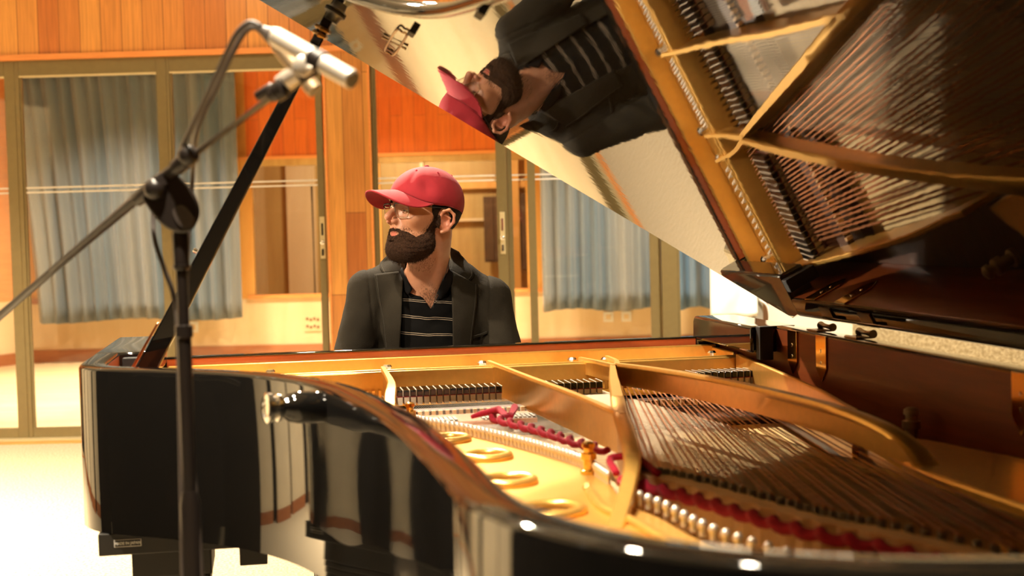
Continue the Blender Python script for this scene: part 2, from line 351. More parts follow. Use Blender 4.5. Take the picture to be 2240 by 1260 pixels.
# angled side wall of the studio, at the very left
sw = empty('wall_studio_left', FW(-2.3, FB, 0)); sw['kind'] = 'structure'; sw.rotation_euler = (0, 0, -A11+math.radians(-118))
boxo('lower_panel', (0, 0, 0.0), (5.0, 0.1, 0.64), M['cream'], sw); boxo('upper_planks', (0, 0.0, 0.64), (5.0, 0.1, CEIL), M['orangetrim'], sw)
boxo('base_strip', (0, 0.1, 0), (5.0, 0.12, 0.12), M['redtrim'], sw)
# window of the far wall
wn = empty('window_1', (0, 0, 0)); wobj(wn, FB); wn['kind'] = 'structure'
for s0, s1 in ((0.10, 0.14), (1.40, 1.44), (2.9, 2.95)):
    boxo('mullion', (s0, 0.0, 0.635), (s1, 0.08, 2.0), M['boothwood'], wn)
boxo('head_rail', (0.10, 0.0, 1.93), (2.95, 0.08, 2.0), M['olivewood'], wn)
boxo('pane', (0.14, 0.035, 0.635), (2.9, 0.041, 1.93), M['glass'], wn)
# control room beyond the window
BB = FB+2.6
def bbox(name, s0, s1, n0, n1, z0, z1, mat, kind='structure'):
    o = boxo(name, (s0, n0, z0), (s1, n1, z1), mat); wobj(o, BB)
    if kind: o['kind'] = kind
    return o
bbox('wall_booth', -0.6, 3.7, 0.0, 0.1, 0.0, 2.9, M['olivewood'])
bbox('wall_booth_left', -0.6, -0.5, -2.5, 0.0, 0.0, 2.9, M['boothwood'])
bbox('wall_booth_right', 3.6, 3.7, -2.5, 0.0, 0.0, 2.9, M['boothwood'])
bbox('floor_booth', -0.6, 3.7, -2.5, 0.0, -0.05, 0.0, M['boothdark'])
bbox('ceiling_booth', -0.6, 3.7, -2.5, 0.0, 2.9, 2.95, M['olivewood'])
bbox('wall_booth_panel', 0.02, 0.36, -0.06, -0.001, 0.3, 2.5, M['cream'])
bbox('trim_11', 0.72, 0.83, -0.10, -0.001, 0.0, 2.9, M['boothwood'])
bbox('trim_12', 1.62, 1.66, -0.10, -0.001, 0.0, 2.9, M['cream'])
bbox('trim_13', 1.3, 3.6, -0.08, -0.001, 1.72, 1.80, M['boothwood'])
bbox('trim_14', 1.3, 3.6, -0.08, -0.001, 1.34, 1.37, M['cream'])
bbox('trim_15', 2.62, 2.78, -0.10, -0.001, 0.0, 2.9, M['boothwood'])
bbox('trim_16', 3.06, 3.3, -0.10, -0.001, 0.0, 2.9, M['orangetrim'])
def dpanel(s0, s1, z0, z1, label):
    e = empty('dark_cabinet', (0, 0, 0), label, 'cabinet', 'dark cabinets in the control room'); wobj(e, BB)
    boxo('carcass', (s0, -0.16, z0), (s1, -0.101, z1), M['boothdark'], e)
    boxo('door', (s0+0.02, -0.172, z0+0.02), ((s0+s1)/2-0.005, -0.1601, z1-0.02), M['boothdark'], e)
    boxo('door', ((s0+s1)/2+0.005, -0.172, z0+0.02), (s1-0.02, -0.1601, z1-0.02), M['boothdark'], e)
dpanel(1.28, 1.60, 1.48, 1.70, 'small dark cabinet high on the control room wall, left of the red cap')
dpanel(2.36, 2.60, 0.85, 1.62, 'tall dark cabinet in the control room, just right of the red cap')
dpanel(2.80, 3.02, 0.75, 1.65, 'tall dark cabinet in the control room, nearest the lock post')
dpanel(1.30, 1.62, 1.10, 1.30, 'low dark cabinet on the control room wall, behind the cap visor')
M['brassdark'] = plain('aged_brass', (0.28, 0.17, 0.07), 0.3, 1.0)
# curtains in the studio
def curtain(name, s0, s1, z0, z1, label, mat, seed, s0t=None, folds=7.5, n=-0.30):
    rnd = random.Random(seed); bm = bmesh.new(); NX, NZ = int((s1-s0)*60), 14; g = []
    ph = [rnd.uniform(0, 6) for _ in range(4)]
    for j in range(NZ+1):
        f = j/NZ; z = z0+(z1-z0)*f; row = []
        for i in range(NX+1):
            u_ = i/NX; a = s0 + (s1-s0)*u_
            if s0t is not None: a += (s0t-s0)*(1-u_)*f**1.3
            w_ = 0.050*math.sin(folds*2*math.pi*(u_*(s1-s0))/1.0 + ph[0] + 0.9*math.sin(u_*7+ph[1]) + 0.3*f) + 0.02*math.sin(23*u_*(s1-s0)+ph[2]+f)
            zz = z + (0.018*math.sin(9*u_+ph[3]) if j == 0 else 0)
            row.append(bm.verts.new((a, n + w_*(1-0.35*f), zz)))
        g.append(row)
    for j in range(NZ):
        for i in range(NX): bm.faces.new((g[j][i], g[j][i+1], g[j+1][i+1], g[j+1][i]))
    o = finish(name, bm, mat, None, 180); wobj(o, FB)
    md = o.modifiers.new('thick', 'SOLIDIFY'); md.thickness = 0.006
    tag(o, label, 'curtain', 'curtains along the studio wall'); return o
curtain('curtain', -1.98, 0.07, 0.43, 2.95, 'long grey-blue curtain behind the glass at the left, behind the microphone stand', M['curtain'], 3, s0t=-2.2)
curtain('curtain', 3.05, 4.30, 0.42, 2.95, 'grey pleated curtain behind the glass right of the lock post, above two wall sockets', M['curtain'], 5)
curtain('curtain', 4.34, 4.85, 0.42, 2.95, 'blue curtain end behind the two rightmost door posts, beside the white cloth', M['curtainb'], 8, n=-0.42)
def sbox(s, z, w, h, label, grp='wall sockets in the studio', n=-0.0):
    e = empty('wall_socket', (0, 0, 0), label, 'socket', grp); wobj(e, FB)
    boxo('cover_plate', (s-w/2, -0.02, z-h/2), (s+w/2, -0.0005, z+h/2), M['label'], e, 0.003)
    boxo('insert', (s-w/4, -0.026, z-h/4), (s+w/4, -0.0201, z+h/4), M['cream'], e, 0.002)
sbox(-0.50, 0.33, 0.11, 0.11, 'cream wall socket below the long curtain, just right of the stand pole')
sbox(3.70, 0.33, 0.10, 0.10, 'cream wall socket under the pleated curtain, the left one of the pair')
sbox(3.88, 0.33, 0.10, 0.10, 'cream wall socket under the pleated curtain, the right one of the pair')
jb = empty('connector_panel', (0, 0, 0), 'panel of dark round connectors on the cream wall left of the pianist', 'connector panel'); wobj(jb, FB)
boxo('panel_plate', (0.64, -0.012, 0.26), (0.80, -0.0005, 0.42), M['cream'], jb)
for q in range(8):
    bm = bmesh.new(); lathe_on(bm, (0.665+0.036*(q % 4), -0.0121, 0.385-0.075*(q//4)-0.01*(q % 2)), (0, -1, 0), [(0, 0.013), (0.008, 0.012)], 10); finish('connector', bm, M['boothdark'], jb)
sl = empty('wall_socket', (0, 0, 0), 'pale double socket on the angled wall at the far left edge', 'socket', 'wall sockets in the studio')
sl.location = sw.location; sl.rotation_euler = sw.rotation_euler
boxo('cover_plate', (0.45, 0.121, 0.25), (0.60, 0.135, 0.43), M['graymetal'], sl, 0.003)
boxo('insert', (0.48, 0.1351, 0.28), (0.57, 0.142, 0.40), M['label'], sl, 0.003)
# thin stands and a guitar seen in the control room
def thin_stand(s, n, z0, z1, label):
    e = empty('music_stand', (0, 0, 0), label, 'stand', 'stands in the control room'); wobj(e, FB)
    tubeo('pole', [(s, n, z0+0.25), (s, n, z1)], 0.012, M['stand'], e, 8)
    for a in (0.4, 2.5, 4.6):
        tubeo('leg', [(s, n, z0+0.42), (s+0.32*math.cos(a), n+0.32*math.sin(a), z0)], 0.009, M['stand'], e, 6)
thin_stand(0.60, 0.9, 0.0, 1.75, 'thin black stand behind the control room window, left of the oak column')
gt = empty('guitar', (0, 0, 0), 'dark guitar with a reddish body behind the window, beside the door lock', 'guitar'); wobj(gt, FB)
bm = bmesh.new()
lathe_on(bm, (0.93, 1.2, 0.98), (0, -1, 0), [(0, 0.12), (0.005, 0.13), (0.05, 0.13), (0.055, 0.12)], 24)
lathe_on(bm, (0.93, 1.2, 1.16), (0, -1, 0), [(0, 0.09), (0.005, 0.1), (0.05, 0.1), (0.055, 0.09)], 24); finish('body', bm, M['redwall'], gt, 40)
boxo('neck', (0.905, 1.14, 1.2), (0.955, 1.165, 1.7), M['boothdark'], gt, 0.004); boxo('headstock', (0.895, 1.14, 1.7), (0.965, 1.16, 1.84), M['boothdark'], gt, 0.004)
gs = empty('guitar_hanger', (0, 0, 0), 'dark board behind the guitar beyond the window', 'board'); wobj(gs, FB)
boxo('board', (0.80, 1.24, 0.70), (1.06, 1.27, 1.42), M['boothdark'], gs); boxo('foot', (0.80, 1.18, 0.0), (1.06, 1.34, 0.70), M['olivewood'], gs)
# white cloth on a grey rack at the right of the doors
rk = empty('equipment_rack', (0, 0, 0), 'grey metal rack with a loop handle under the white cloth, right of the doors', 'rack'); wobj(rk)
boxo('rack_body', (4.10, -0.42, 0.05), (4.36, -0.10, 0.62), M['graymetal'], rk, 0.01)
boxo('rack_post', (4.30, -0.50, 0.05), (4.36, -0.44, 1.0), M['graymetal'], rk, 0.004)
boxo('rack_post', (4.12, -0.14, 0.62), (4.16, -0.10, 1.28), M['graymetal'], rk, 0.004)
boxo('rack_base', (4.08, -0.52, 0.0), (4.40, -0.08, 0.05), M['rubber'], rk)
tubeo('loop_handle', [tuple(p) for p in catmull([(4.335, -0.51, 0.80), (4.38, -0.53, 0.76), (4.39, -0.53, 0.68), (4.36, -0.52, 0.62)], 6)], 0.006, M['label'], rk, 8)
bm = bmesh.new(); g = []; rnd = random.Random(4)
for j in range(21):
    row = []
    for i in range(25):
        s = 4.05 + 0.27*i/24 ; z = 0.70 + 0.60*j/20
        row.append(bm.verts.new((s, -0.56 + 0.012*math.sin(9*s+7*z) + 0.010*math.sin(31*s-13*z) + 0.02*(1-j/20), z + (0.006*math.sin(i*0.6) if j == 0 else 0))))
    g.append(row)
for j in range(20):
    for i in range(24): bm.faces.new((g[j][i], g[j][i+1], g[j+1][i+1], g[j+1][i]))
o = finish('draped_cloth', bm, M['cloth'], None, 180); wobj(o); md = o.modifiers.new('t', 'SOLIDIFY'); md.thickness = 0.004
tag(o, 'bright white creased cloth hanging beside the rightmost glass door post', 'cloth')
# walls of the recording room around the camera
for i, (y, a) in enumerate(((0.35, 8), (1.25, -8), (2.15, 8), (3.05, -8))):  # unseen black panels, added so the side of the case reflects dark
    e = empty('reflection_screen', (-2.75, y, 0), 'black panel added left of the piano to darken its reflections, %s from the camera end' % ('first', 'second', 'third', 'fourth')[i], 'screen', 'black panels added to darken the piano reflections', math.radians(90+a))
    boxo('cloth_panel', (-.44, -.012, .03), (.44, .012, 2.05), M['blackwall'], e, 0.004); boxo('foot', (-.40, -.16, 0), (-.36, .16, .0299), M['satin'], e); boxo('foot', (.36, -.16, 0), (.40, .16, .0299), M['satin'], e)
boxo('wall_left', (-4.7, -4.2, 0), (-4.6, 10.2, CEIL), M['blackwall'], kind='structure')
boxo('wall_front', (-4.6, -4.3, 0), (9.0, -4.2, CEIL), M['boothdark'], kind='structure')
o = boxo('wall_right', (0, 0, 0), (9.5, 0.1, CEIL), M['rough'], kind='structure'); o.location = FW(4.98, 0.0, 0); o.rotation_euler = (0, 0, -math.radians(62))
ORD = ('first', 'second', 'third', 'fourth', 'fifth', 'sixth', 'seventh')
DLL = ('above and behind the pianist', 'over the bright carpet left of the piano', 'over the treble corner of the piano', 'over the bentside of the piano', 'between the pianist and the oak column', 'in front of the right glass doors', 'over the white cloth', 'in front of the left glass doors', 'in front of the lock post', 'left of the microphone stand, added to brighten the pianist', 'over the first acoustic panels', 'over the last acoustic panels')
def panel(x, y, rz, w, label, h=2.6):
    e = empty('acoustic_panel', (x, y, 0), label, 'panel', 'tall acoustic panels around the camera side of the room', rz)
    boxo('board', (-w/2, 0, 0.16), (w/2, 0.06, h), M['creamside'], e, 0.006)
    boxo('foot_rail', (-w/2, -0.004, 0.0), (w/2, 0.064, 0.159), M['redtrim'], e, 0.004)
M['creamside'] = plain('cream_fabric_panel', (0.70, 0.58, 0.38), 0.8, 0, 1.4, 0.05, 3)
for i, (y, w_) in enumerate(((4.35, .75), (5.3, .85), (6.45, 1.05), (7.7, 1.0), (8.75, .7))):
    panel(-4.5+0.12*(i % 2), y, math.radians(-90), w_, 'cream acoustic panel with brown foot on the left wall, %s counting towards the glass doors' % ORD[i])
# ceiling downlight fixtures
for i, (x, y, t_, e_, sp_) in enumerate(SPOTS):
    e = empty('ceiling_downlight', (x, y, CEIL), 'round recessed ceiling downlight ' + DLL[i], 'lamp', 'ceiling downlights')
    bm = bmesh.new(); ring(bm, (0, 0, -0.012), (0, 0, 1), 0.088, 0.012, 24, 8); finish('trim_ring', bm, M['chrome'], e, 40)
    bm = bmesh.new(); lathe_on(bm, (0, 0, -0.012), (0, 0, 1), [(0, 0.074), (0.008, 0.074)], 24); finish('lens', bm, emis('lamp_glow_%d' % i, (1.0, 0.86, 0.66), 25), e)

# ================================================================ GRAND PIANO
P = empty('grand_piano', (0.4, 2.2, 0), 'large black concert grand piano with raised lid, golden plate and strings showing', 'piano')
INV = Matrix.Translation((-0.4, -2.2, 0))
def pf(name, bm, mat, parent=None, smooth=None, bevel=0, mats=None, segs=2):
    if parent is None:
        bmesh.ops.transform(bm, matrix=INV, verts=bm.verts); parent = P
    elif parent.parent is not None or parent is P:
        bmesh.ops.transform(bm, matrix=INV, verts=bm.verts)
    return finish(name, bm, mat, parent, smooth, bevel, None, mats, segs)
OUT = [(-.385, 3.57), (-.385, 3.2), (-.385, 2.90), (-.375, 2.82), (-.342, 2.758), (-.29, 2.712), (-.22, 2.665), (-.14, 2.60), (-.05, 2.505), (.022, 2.38),
       (.074, 2.22), (.108, 2.02), (.135, 1.80), (.150, 1.5), (.156, 1.3), (.172, 1.2), (.205, 1.11), (.262, 1.025), (.34, .958), (.45, .905), (.6, .875), (.8, .88),
       (.97, .93), (1.09, 1.03), (1.16, 1.17), (1.19, 1.36), (1.19, 2.2), (1.19, 3.57)]
oc = catmull(OUT, 8)
def offset(c, d):
    out = []
    for i, p in enumerate(c):
        a = np.array(c[max(i-1, 0)]); b_ = np.array(c[min(i+1, len(c)-1)]); t_ = b_-a; t_ /= np.linalg.norm(t_)+1e-9
        out.append((p[0]-t_[1]*d, p[1]+t_[0]*d))
    return out
ic = offset(oc, 0.052)
# case rim: black outside and top, mahogany inside
bm = bmesh.new(); rows = []
PROF = [(0, .70), (0, R-0.006), (.0022, R-0.0018), (.006, R), (.046, R), (.0505, R-0.0018), (.052, R-0.006), (.052, .70)]
offs = [offset(oc, q) for q, _ in PROF]
for i in range(len(oc)): rows.append([bm.verts.new((offs[k][i][0], offs[k][i][1], PROF[k][1])) for k in range(8)])
for i in range(len(oc)-1):
    for k in range(8):
        f = bm.faces.new((rows[i][k], rows[i+1][k], rows[i+1][(k+1) % 8], rows[i][(k+1) % 8]))
        if k == 6: f.material_index = 1
for e_ in (0, -1): bm.faces.new(rows[e_])
pf('case', bm, None, None, 60, 0, [M['black'], M['mahog']])
# arms at the keyboard end (tops fall towards the player)
for x0, x1 in ((-.385, -.272), (1.077, 1.19)):
    bm = bmesh.new()
    prof = [(3.11 if x0 < 0 else 3.5, .935), (3.11 if x0 < 0 else 3.5, R-0.0005), (3.575, R-0.0005), (3.72, .985), (3.86, .93), (3.97, .86), (4.0, .80), (4.0, .70), (3.5, .70)]
    if x0 < 0: prof = [(3.11, .94), (3.11, R+0.0004), (3.590, R+0.0004), (3.602, R-.012), (3.606, .935), (3.86, .90), (3.97, .85), (4.0, .80), (4.0, .70), (3.575, .70), (3.575, .94)]
    else: prof = [(3.14, .95), (3.14, R+0.0004), (3.590, R+0.0004), (3.602, R-.012), (3.606, .935), (3.86, .90), (3.97, .85), (4.0, .80), (4.0, .70), (3.575, .70), (3.575, .95)]
    a = [bm.verts.new((x0-0.0005, y, z)) for y, z in prof]; b_ = [bm.verts.new((x1+0.0005, y, z)) for y, z in prof]
    bm.faces.new(a); bm.faces.new(b_[::-1])
    for i in range(len(prof)): bm.faces.new((a[i], a[(i+1) % len(prof)], b_[(i+1) % len(prof)], b_[i]))
    pf('arm', bm, M['black'], None, None, 0.006)
bm = bmesh.new(); box(bm, (1.088, 3.11, .935), (1.12, 3.139, 1.012)); pf('rubber_stop', bm, M['rubber'], None, None, 0.002)
bm = bmesh.new(); box(bm, (-.325, 3.085, .94), (-.29, 3.109, 1.0)); pf('rubber_stop', bm, M['rubber'], None, None, 0.002)
bm = bmesh.new(); box(bm, (-.271, 3.578, .90), (1.076, 3.602, .952)); pf('front_board', bm, M['mahogred'])
bm = bmesh.new(); box(bm, (-.271, 3.576, .9521), (1.076, 3.606, .957)); pf('front_board_cap', bm, M['black'], None, None, 0.002)
bm = bmesh.new(); prism(bm, [(-.27, 3.606), (1.075, 3.606), (1.075, 3.64), (-.27, 3.64)], .79, lambda x, y: .95 if y < 3.62 else .90); pf('fallboard', bm, M['black'], None, None, 0.004)
bm = bmesh.new(); box(bm, (-.27, 3.2, .62), (1.075, 4.0, .70)); pf('keybed', bm, M['satin'], None, None, 0.004)
bm = bmesh.new(); box(bm, (-.27, 3.965, .7001), (1.075, 3.995, .765)); pf('key_slip', bm, M['black'], None, None, 0.004)
# keys
x0k = -.21; wk = 1.225/52
bm = bmesh.new(); box(bm, (0, 0, 0), (wk-0.001, .15, .022)); k0 = finish('white_key', bm, M['ivory'], P, None, 0.001)
k0.location = Vector((x0k, 3.81, .757))-Vector((.4, 2.2, 0))
for i in range(1, 52): copyobj(k0, P, Vector((x0k+i*wk, 3.81, .757))-Vector((.4, 2.2, 0)))
bm = bmesh.new(); prism(bm, [(0, 0), (.0105, 0), (.0105, .095), (0, .095)], 0, .012); k1 = finish('black_key', bm, M['black'], P, None, 0.002)
first = True
for i in range(51):
    if (i % 7) in (0, 2, 3, 5, 6):
        loc = Vector((x0k+(i+1)*wk-.0057, 3.81-.15+.15, .7792))-Vector((.4, 2.2, 0))
        loc.y = 3.665-2.2+.145
        if first: k1.location = loc; first = False
        else: copyobj(k1, P, loc)
bm = bmesh.new(); box(bm, (-.27, 3.641, .7001), (1.075, 3.806, .7565)); pf('key_block', bm, M['satin'])
# soundboard
inner = [p for p in ic if p[1] < 3.34]
bm = bmesh.new(); sbp = [p for p in ic if p[1] < 3.10]; prism(bm, sbp, .775, .80); pf('soundboard', bm, M['spruce'])
bm = bmesh.new(); box(bm, (-.33, 3.101, .72), (1.135, 3.38, .80)); pf('action_floor', bm, M['darkwood'])
# ---- gold plate
ZP = .852; bm = bmesh.new()
HT = catmull([(-.15, 3.16), (.05, 3.10), (.18, 3.02), (.262, 2.97), (.30, 2.87), (.37, 2.73), (.425, 2.58), (.468, 2.44), (.50, 2.30), (.505, 2.15)], 5)
HB = catmull([(.505, 2.15), (.49, 1.99), (.508, 1.88), (.518, 1.755), (.536, 1.66), (.575, 1.55), (.64, 1.42), (.74, 1.29), (.86, 1.20), (.98, 1.19)], 5)
left = [p for p in ic if p[1] < 3.2 and p[0] < .66][:]           # bentside and half the tail
ti = min(range(len(ic)), key=lambda i: abs(ic[i][0]-.8)+abs(ic[i][1]-.93)); l0 = min(i for i, p in enumerate(ic) if p[1] < 3.19)
poly = list(ic[l0:ti+1]) + [(.98, 1.10)] + list(HB[::-1])[0:-1] + list(HT[::-1])
prism(bm, poly, ZP-.02, ZP)
# tail right and spine-side strip
r0_ = [p for p in ic[ti:] if p[1] < 2.18]
edge = catmull([(1.0, 2.24), (.955, 2.10), (.925, 1.95), (.89, 1.72), (.84, 1.50), (.86, 1.30), (.98, 1.19), (.98, 1.10)], 5)
prism(bm, r0_ + edge, ZP-.02, ZP)
# front pin field with its two raised flanges
box(bm, (-.268, 3.385, .865), (1.128, 3.574, .885)); box(bm, (-.268, 3.566, .8851), (1.128, 3.576, .936))
box(bm, (-.268, 3.383, .8851), (1.128, 3.391, .9235)); box(bm, (-.268, 3.37, .845), (1.128, 3.3829, .920))
box(bm, (1.115, 3.391, .8851), (1.128, 3.566, .93))
pf('plate', bm, M['gold'], None, None, 0.0035)
# raised bead along the bass hitch line
bm = bmesh.new(); tube(bm, [(x-.045, y-.035, ZP+.002) for x, y in HB], 0.008, 8); pf('plate_bead', bm, M['gold'], None, 180)
# struts: (path of top centre points, width list, height below top)
def strut(name, pts, wid, dep=.055, n=8):
    c = catmull(pts, n); bm = bmesh.new(); prev = None; m_ = len(c)
    for i, p in enumerate(c):
        a = np.array(c[max(i-1, 0)][:2]); b_ = np.array(c[min(i+1, m_-1)][:2]); t_ = b_-a; t_ /= np.linalg.norm(t_)+1e-9; nx, ny = -t_[1], t_[0]
        f = i/(m_-1)*(len(wid)-1); k = min(int(f), len(wid)-2); w_ = wid[k]+(wid[k+1]-wid[k])*(f-k); z = p[2]; zb = max(ZP-.012, z-dep) if dep < .2 else ZP-.012
        w2 = w_*0.45
        row = [bm.verts.new((p[0]+nx*a1, p[1]+ny*a1, zz)) for a1, zz in ((-w_, z-.004), (-w_*.75, z), (w_*.75, z), (w_, z-.004), (w_, z-.010), (w2, z-.016), (w2*1.2, zb), (-w2*1.2, zb), (-w2, z-.016), (-w_, z-.010))]
        if prev:
            for q in range(10): bm.faces.new((prev[q], prev[(q+1) % 10], row[(q+1) % 10], row[q]))
        else: bm.faces.new(row[::-1])
        prev = row
    bm.faces.new(prev); return pf(name, bm, M['gold'], None, 50)
strut('plate_strut', [(.247, 3.42, .928), (.24, 3.1, .930), (.232, 2.98, .928), (.222, 2.90, .915), (.215, 2.80, .88), (.21, 2.70, .853)], [.006, .009, .012, .012, .012], .3)
strut('plate_strut', [(.508, 3.44, .930), (.535, 3.0, .932), (.56, 2.7, .932), (.578, 2.36, .932)], [.006, .008, .008], .075)
strut('plate_strut', [(.755, 3.17, .935), (.70, 2.93, .933), (.645, 2.68, .932), (.583, 2.40, .932), (.545, 2.20, .925), (.515, 2.05, .905), (.47, 1.92, .875), (.43, 1.82, .853)], [.007, .012, .014, .014, .012, .013], .10)
strut('plate_strut', [(.765, 3.16, .938), (.80, 2.95, .945), (.845, 2.66, .950), (.885, 2.36, .950), (.915, 2.14, .942), (.94, 2.02, .915), (.95, 1.93, .86)], [.008, .011, .012, .013, .018, .024], .05)
strut('plate_strut', [(.735, 3.43, .930), (.742, 3.3, .934), (.757, 3.15, .936)], [.005, .006, .009], .04)
strut('plate_strut', [(.805, 3.44, .930), (.79, 3.28, .934), (.760, 3.15, .936)], [.005, .006, .009], .04)
bm = bmesh.new()                                       # bass side rail
c = catmull([(1.118, 3.36, .93), (1.07, 2.95, .93), (1.025, 2.60, .93), (.985, 2.38, .925), (.972, 2.30, .915)], 8)
for i in range(len(c)-1):
    pass
a = [(x-.006, y) for x, y, z in c]; b_ = [(x+.006, y) for x, y, z in c][::-1]
prism(bm, a+b_, ZP-.02, .928); pf('plate_side_rail', bm, M['gold'], None, None, 0.003)
bm = bmesh.new()
prism(bm, [(.945, 2.15), (.985, 2.30), (1.06, 2.2), (1.13, 1.9), (1.137, 1.6), (1.137, 1.4), (1.06, 1.35), (.93, 1.62), (.92, 1.95)], ZP, lambda x, y: .885 if y > 1.5 else .87); pf('plate_shoulder', bm, M['gold'], None, None, 0.006)
bm = bmesh.new(); prism(bm, [(1.137, 2.19), (1.137, 3.37), (1.117, 3.37), (1.072, 2.95), (1.027, 2.60), (.985, 2.30), (1.0, 2.2)], .815, .835); pf('gap_dark_strip', bm, M['darkwood'])  # dark strip added over the soundboard to darken the gap beside the spine
# plate holes with raised golden rims
h0 = None
for (x, y, r_) in ((.315, 2.672, .034), (.354, 2.45, .038), (.350, 2.20, .040), (.372, 1.95, .042), (.385, 1.70, .044)):
    bm = bmesh.new(); ring(bm, (x, y, ZP+.003), (0, 0, 1), r_, .009, 32, 10); h_ = pf('hole_rim', bm, M['gold'], None, 180)
    bm = bmesh.new(); lathe_on(bm, (x-.4, y-2.2, ZP+.0003), (0, 0, 1), [(0, r_-.004), (.0006, r_-.004)], 28); finish('hole_shade_disc', bm, M['brassdark'], h_)  # dark disc stands in for the shaded soundboard below the hole
def post(x, y, z, s, mat):
    bm = bmesh.new(); lathe_on(bm, (x, y, z), (0, 0, 1), [(0, .014*s), (.006*s, .014*s), (.008*s, .009*s), (.022*s, .009*s), (.024*s, .013*s), (.034*s, .013*s), (.036*s, .008*s), (.042*s, .008*s), (.044*s, .011*s), (.050*s, .0105*s), (.053*s, .006*s)], 20); pf('plate_bolt', bm, mat, None, 35)
post(.262, 2.895, ZP, .95, M['goldb']); post(.490, 2.24, ZP, 1.0, M['goldb']); post(1.098, 2.35, ZP, 1.25, M['brassdim']); post(.86, 1.12, ZP, 1, M['goldb'])
for x, y in ((.497, 3.478), (.723, 3.470), (.801, 3.44), (1.093, 3.492), (.262, 3.48), (-.02, 3.48)):
    bm = bmesh.new(); lathe_on(bm, (x, y, .885), (0, 0, 1), [(0, .016), (.008, .016), (.010, .010), (.026, .0095), (.028, .012), (.036, .012), (.041, .008)], 8); pf('plate_nut', bm, M['chrome'], None, 30)
# ---- tuning pins
pins = []
for a0, a1, n_ in ((-.235, .235, 48), (.272, .485, 62), (.525, .715, 58), (.825, 1.075, 42)):
    for i in range(n_):
        f = i/(n_-1); pins.append((a0+(a1-a0)*f, 3.402+.018*(i % 3)+.006*((i//3) % 2)))
bm = bmesh.new(); lathe_on(bm, (0, 0, 0), (0, 0, 1), [(0, .0048), (.029, .0048), (.0292, .0040), (.034, .0036)], 8); pin0 = finish('tuning_pin', bm, M['nickel'], P, 40)
order = sorted(pins, key=lambda p: -p[0]); vis = order[:99]
pin0.location = Vector((vis[0][0]-.4, vis[0][1]-2.2, .883))
for x, y in vis[1:]: copyobj(pin0, P, Vector((x-.4, y-2.2, .883)))
bm = bmesh.new()
for x, y in order[99:]: lathe_on(bm, (x, y, .883), (0, 0, 1), [(0, .0048), (.029, .0048), (.034, .0036)], 6)
o = pf('tuning_pin_rest', bm, M['nickel'], None, 40); o['kind'] = 'stuff'; o.name = 'tuning_pins'
bm = bmesh.new(); box(bm, (.60, 3.400, .8855), (.70, 3.404, .912)); pf('felt_strip', bm, M['redfelt'])
# ---- strings
ZS = .868; ZB = .885
strs = []      # (start, end, radius, copper)
YA = [(.502, 2.093), (.536, 2.035), (.567, 1.95), (.598, 1.837), (.626, 1.736), (.656, 1.656), (.697, 1.578), (.742, 1.46), (.785, 1.34), (.825, 1.22)]
BRC = offset(catmull(YA, 5), .030); EC = offset(catmull(YA, 5), .050)
for i in range(29):                                   # bass, over the tenor
    f = i/28; e = EC[min(len(EC)-1, int(1+f*(len(EC)-6)))]; xs = .803+.272*f
    strs.append(((xs, 3.34, ZB-.004), (e[0], e[1], ZB), (.0014+.0011*f), True))
def interp(c, x):
    if x <= c[0][0]: return c[0][1]
    for i in range(len(c)-1):
        if c[i][0] <= x <= c[i+1][0]:
            f = (x-c[i][0])/(c[i+1][0]-c[i][0]+1e-9); return c[i][1]+(c[i+1][1]-c[i][1])*f
    return c[-1][1]
treb = []
for i in range(36):                                   # tenor section, passes under the bass
    f = i/35; xs = .525+.20*f; xe = .60+.42*f; ye = 1.98-.62*f
    if f < .0: pass
    strs.append(((xs, 3.34, ZS), (xe, ye, ZS), .0008, f > .6))
HS = sorted(HT[:40])
for a0, a1, n_ in ((-.235, .235, 52), (.262, .488, 44)):
    for i in range(n_):
        xs = a0+(a1-a0)*i/(n_-1); xe = xs+.03; ye = interp(HS, xe+.02)
        k = (3.34-ye); xe = xs+.07*k; ye = interp(HS, xe)
        treb.append(((xs, 3.34, ZS), (xe, ye+.004, ZS), .00032, False))
def sbm(bm, s, seg=6):
    tube(bm, [s[0], s[1]], s[2], seg)
for s in strs + treb[-30:]:
    bm = bmesh.new(); sbm(bm, s); pf('string', bm, M['copper'] if s[3] else M['steel'], None, 60)
bm = bmesh.new()
for s in treb[:-30]: sbm(bm, s, 4)
for i in range(72):                                   # the rest of the tenor wires
    f = (i+.5)/72; tube(bm, [(.525+.20*f, 3.34, ZS+.001), (.60+.42*f, 1.98-.62*f, ZS+.001)], .0007, 4)
# stub wires from the agraffes up to the pins
for x, y in pins: tube(bm, [(x, 3.372, .893), (x, y, .900)], .0006, 4)
o = pf('treble_strings', bm, M['steel'], None, 60); o['kind'] = 'stuff'
bm = bmesh.new()
for i in range(88): box(bm, (-.235+i*.0150, 3.345, .845), (-.229+i*.0150, 3.353, .878))
box(bm, (-.25, 3.338, .840), (1.10, 3.36, .858)); pf('agraffe_rail', bm, M['goldb'], None)
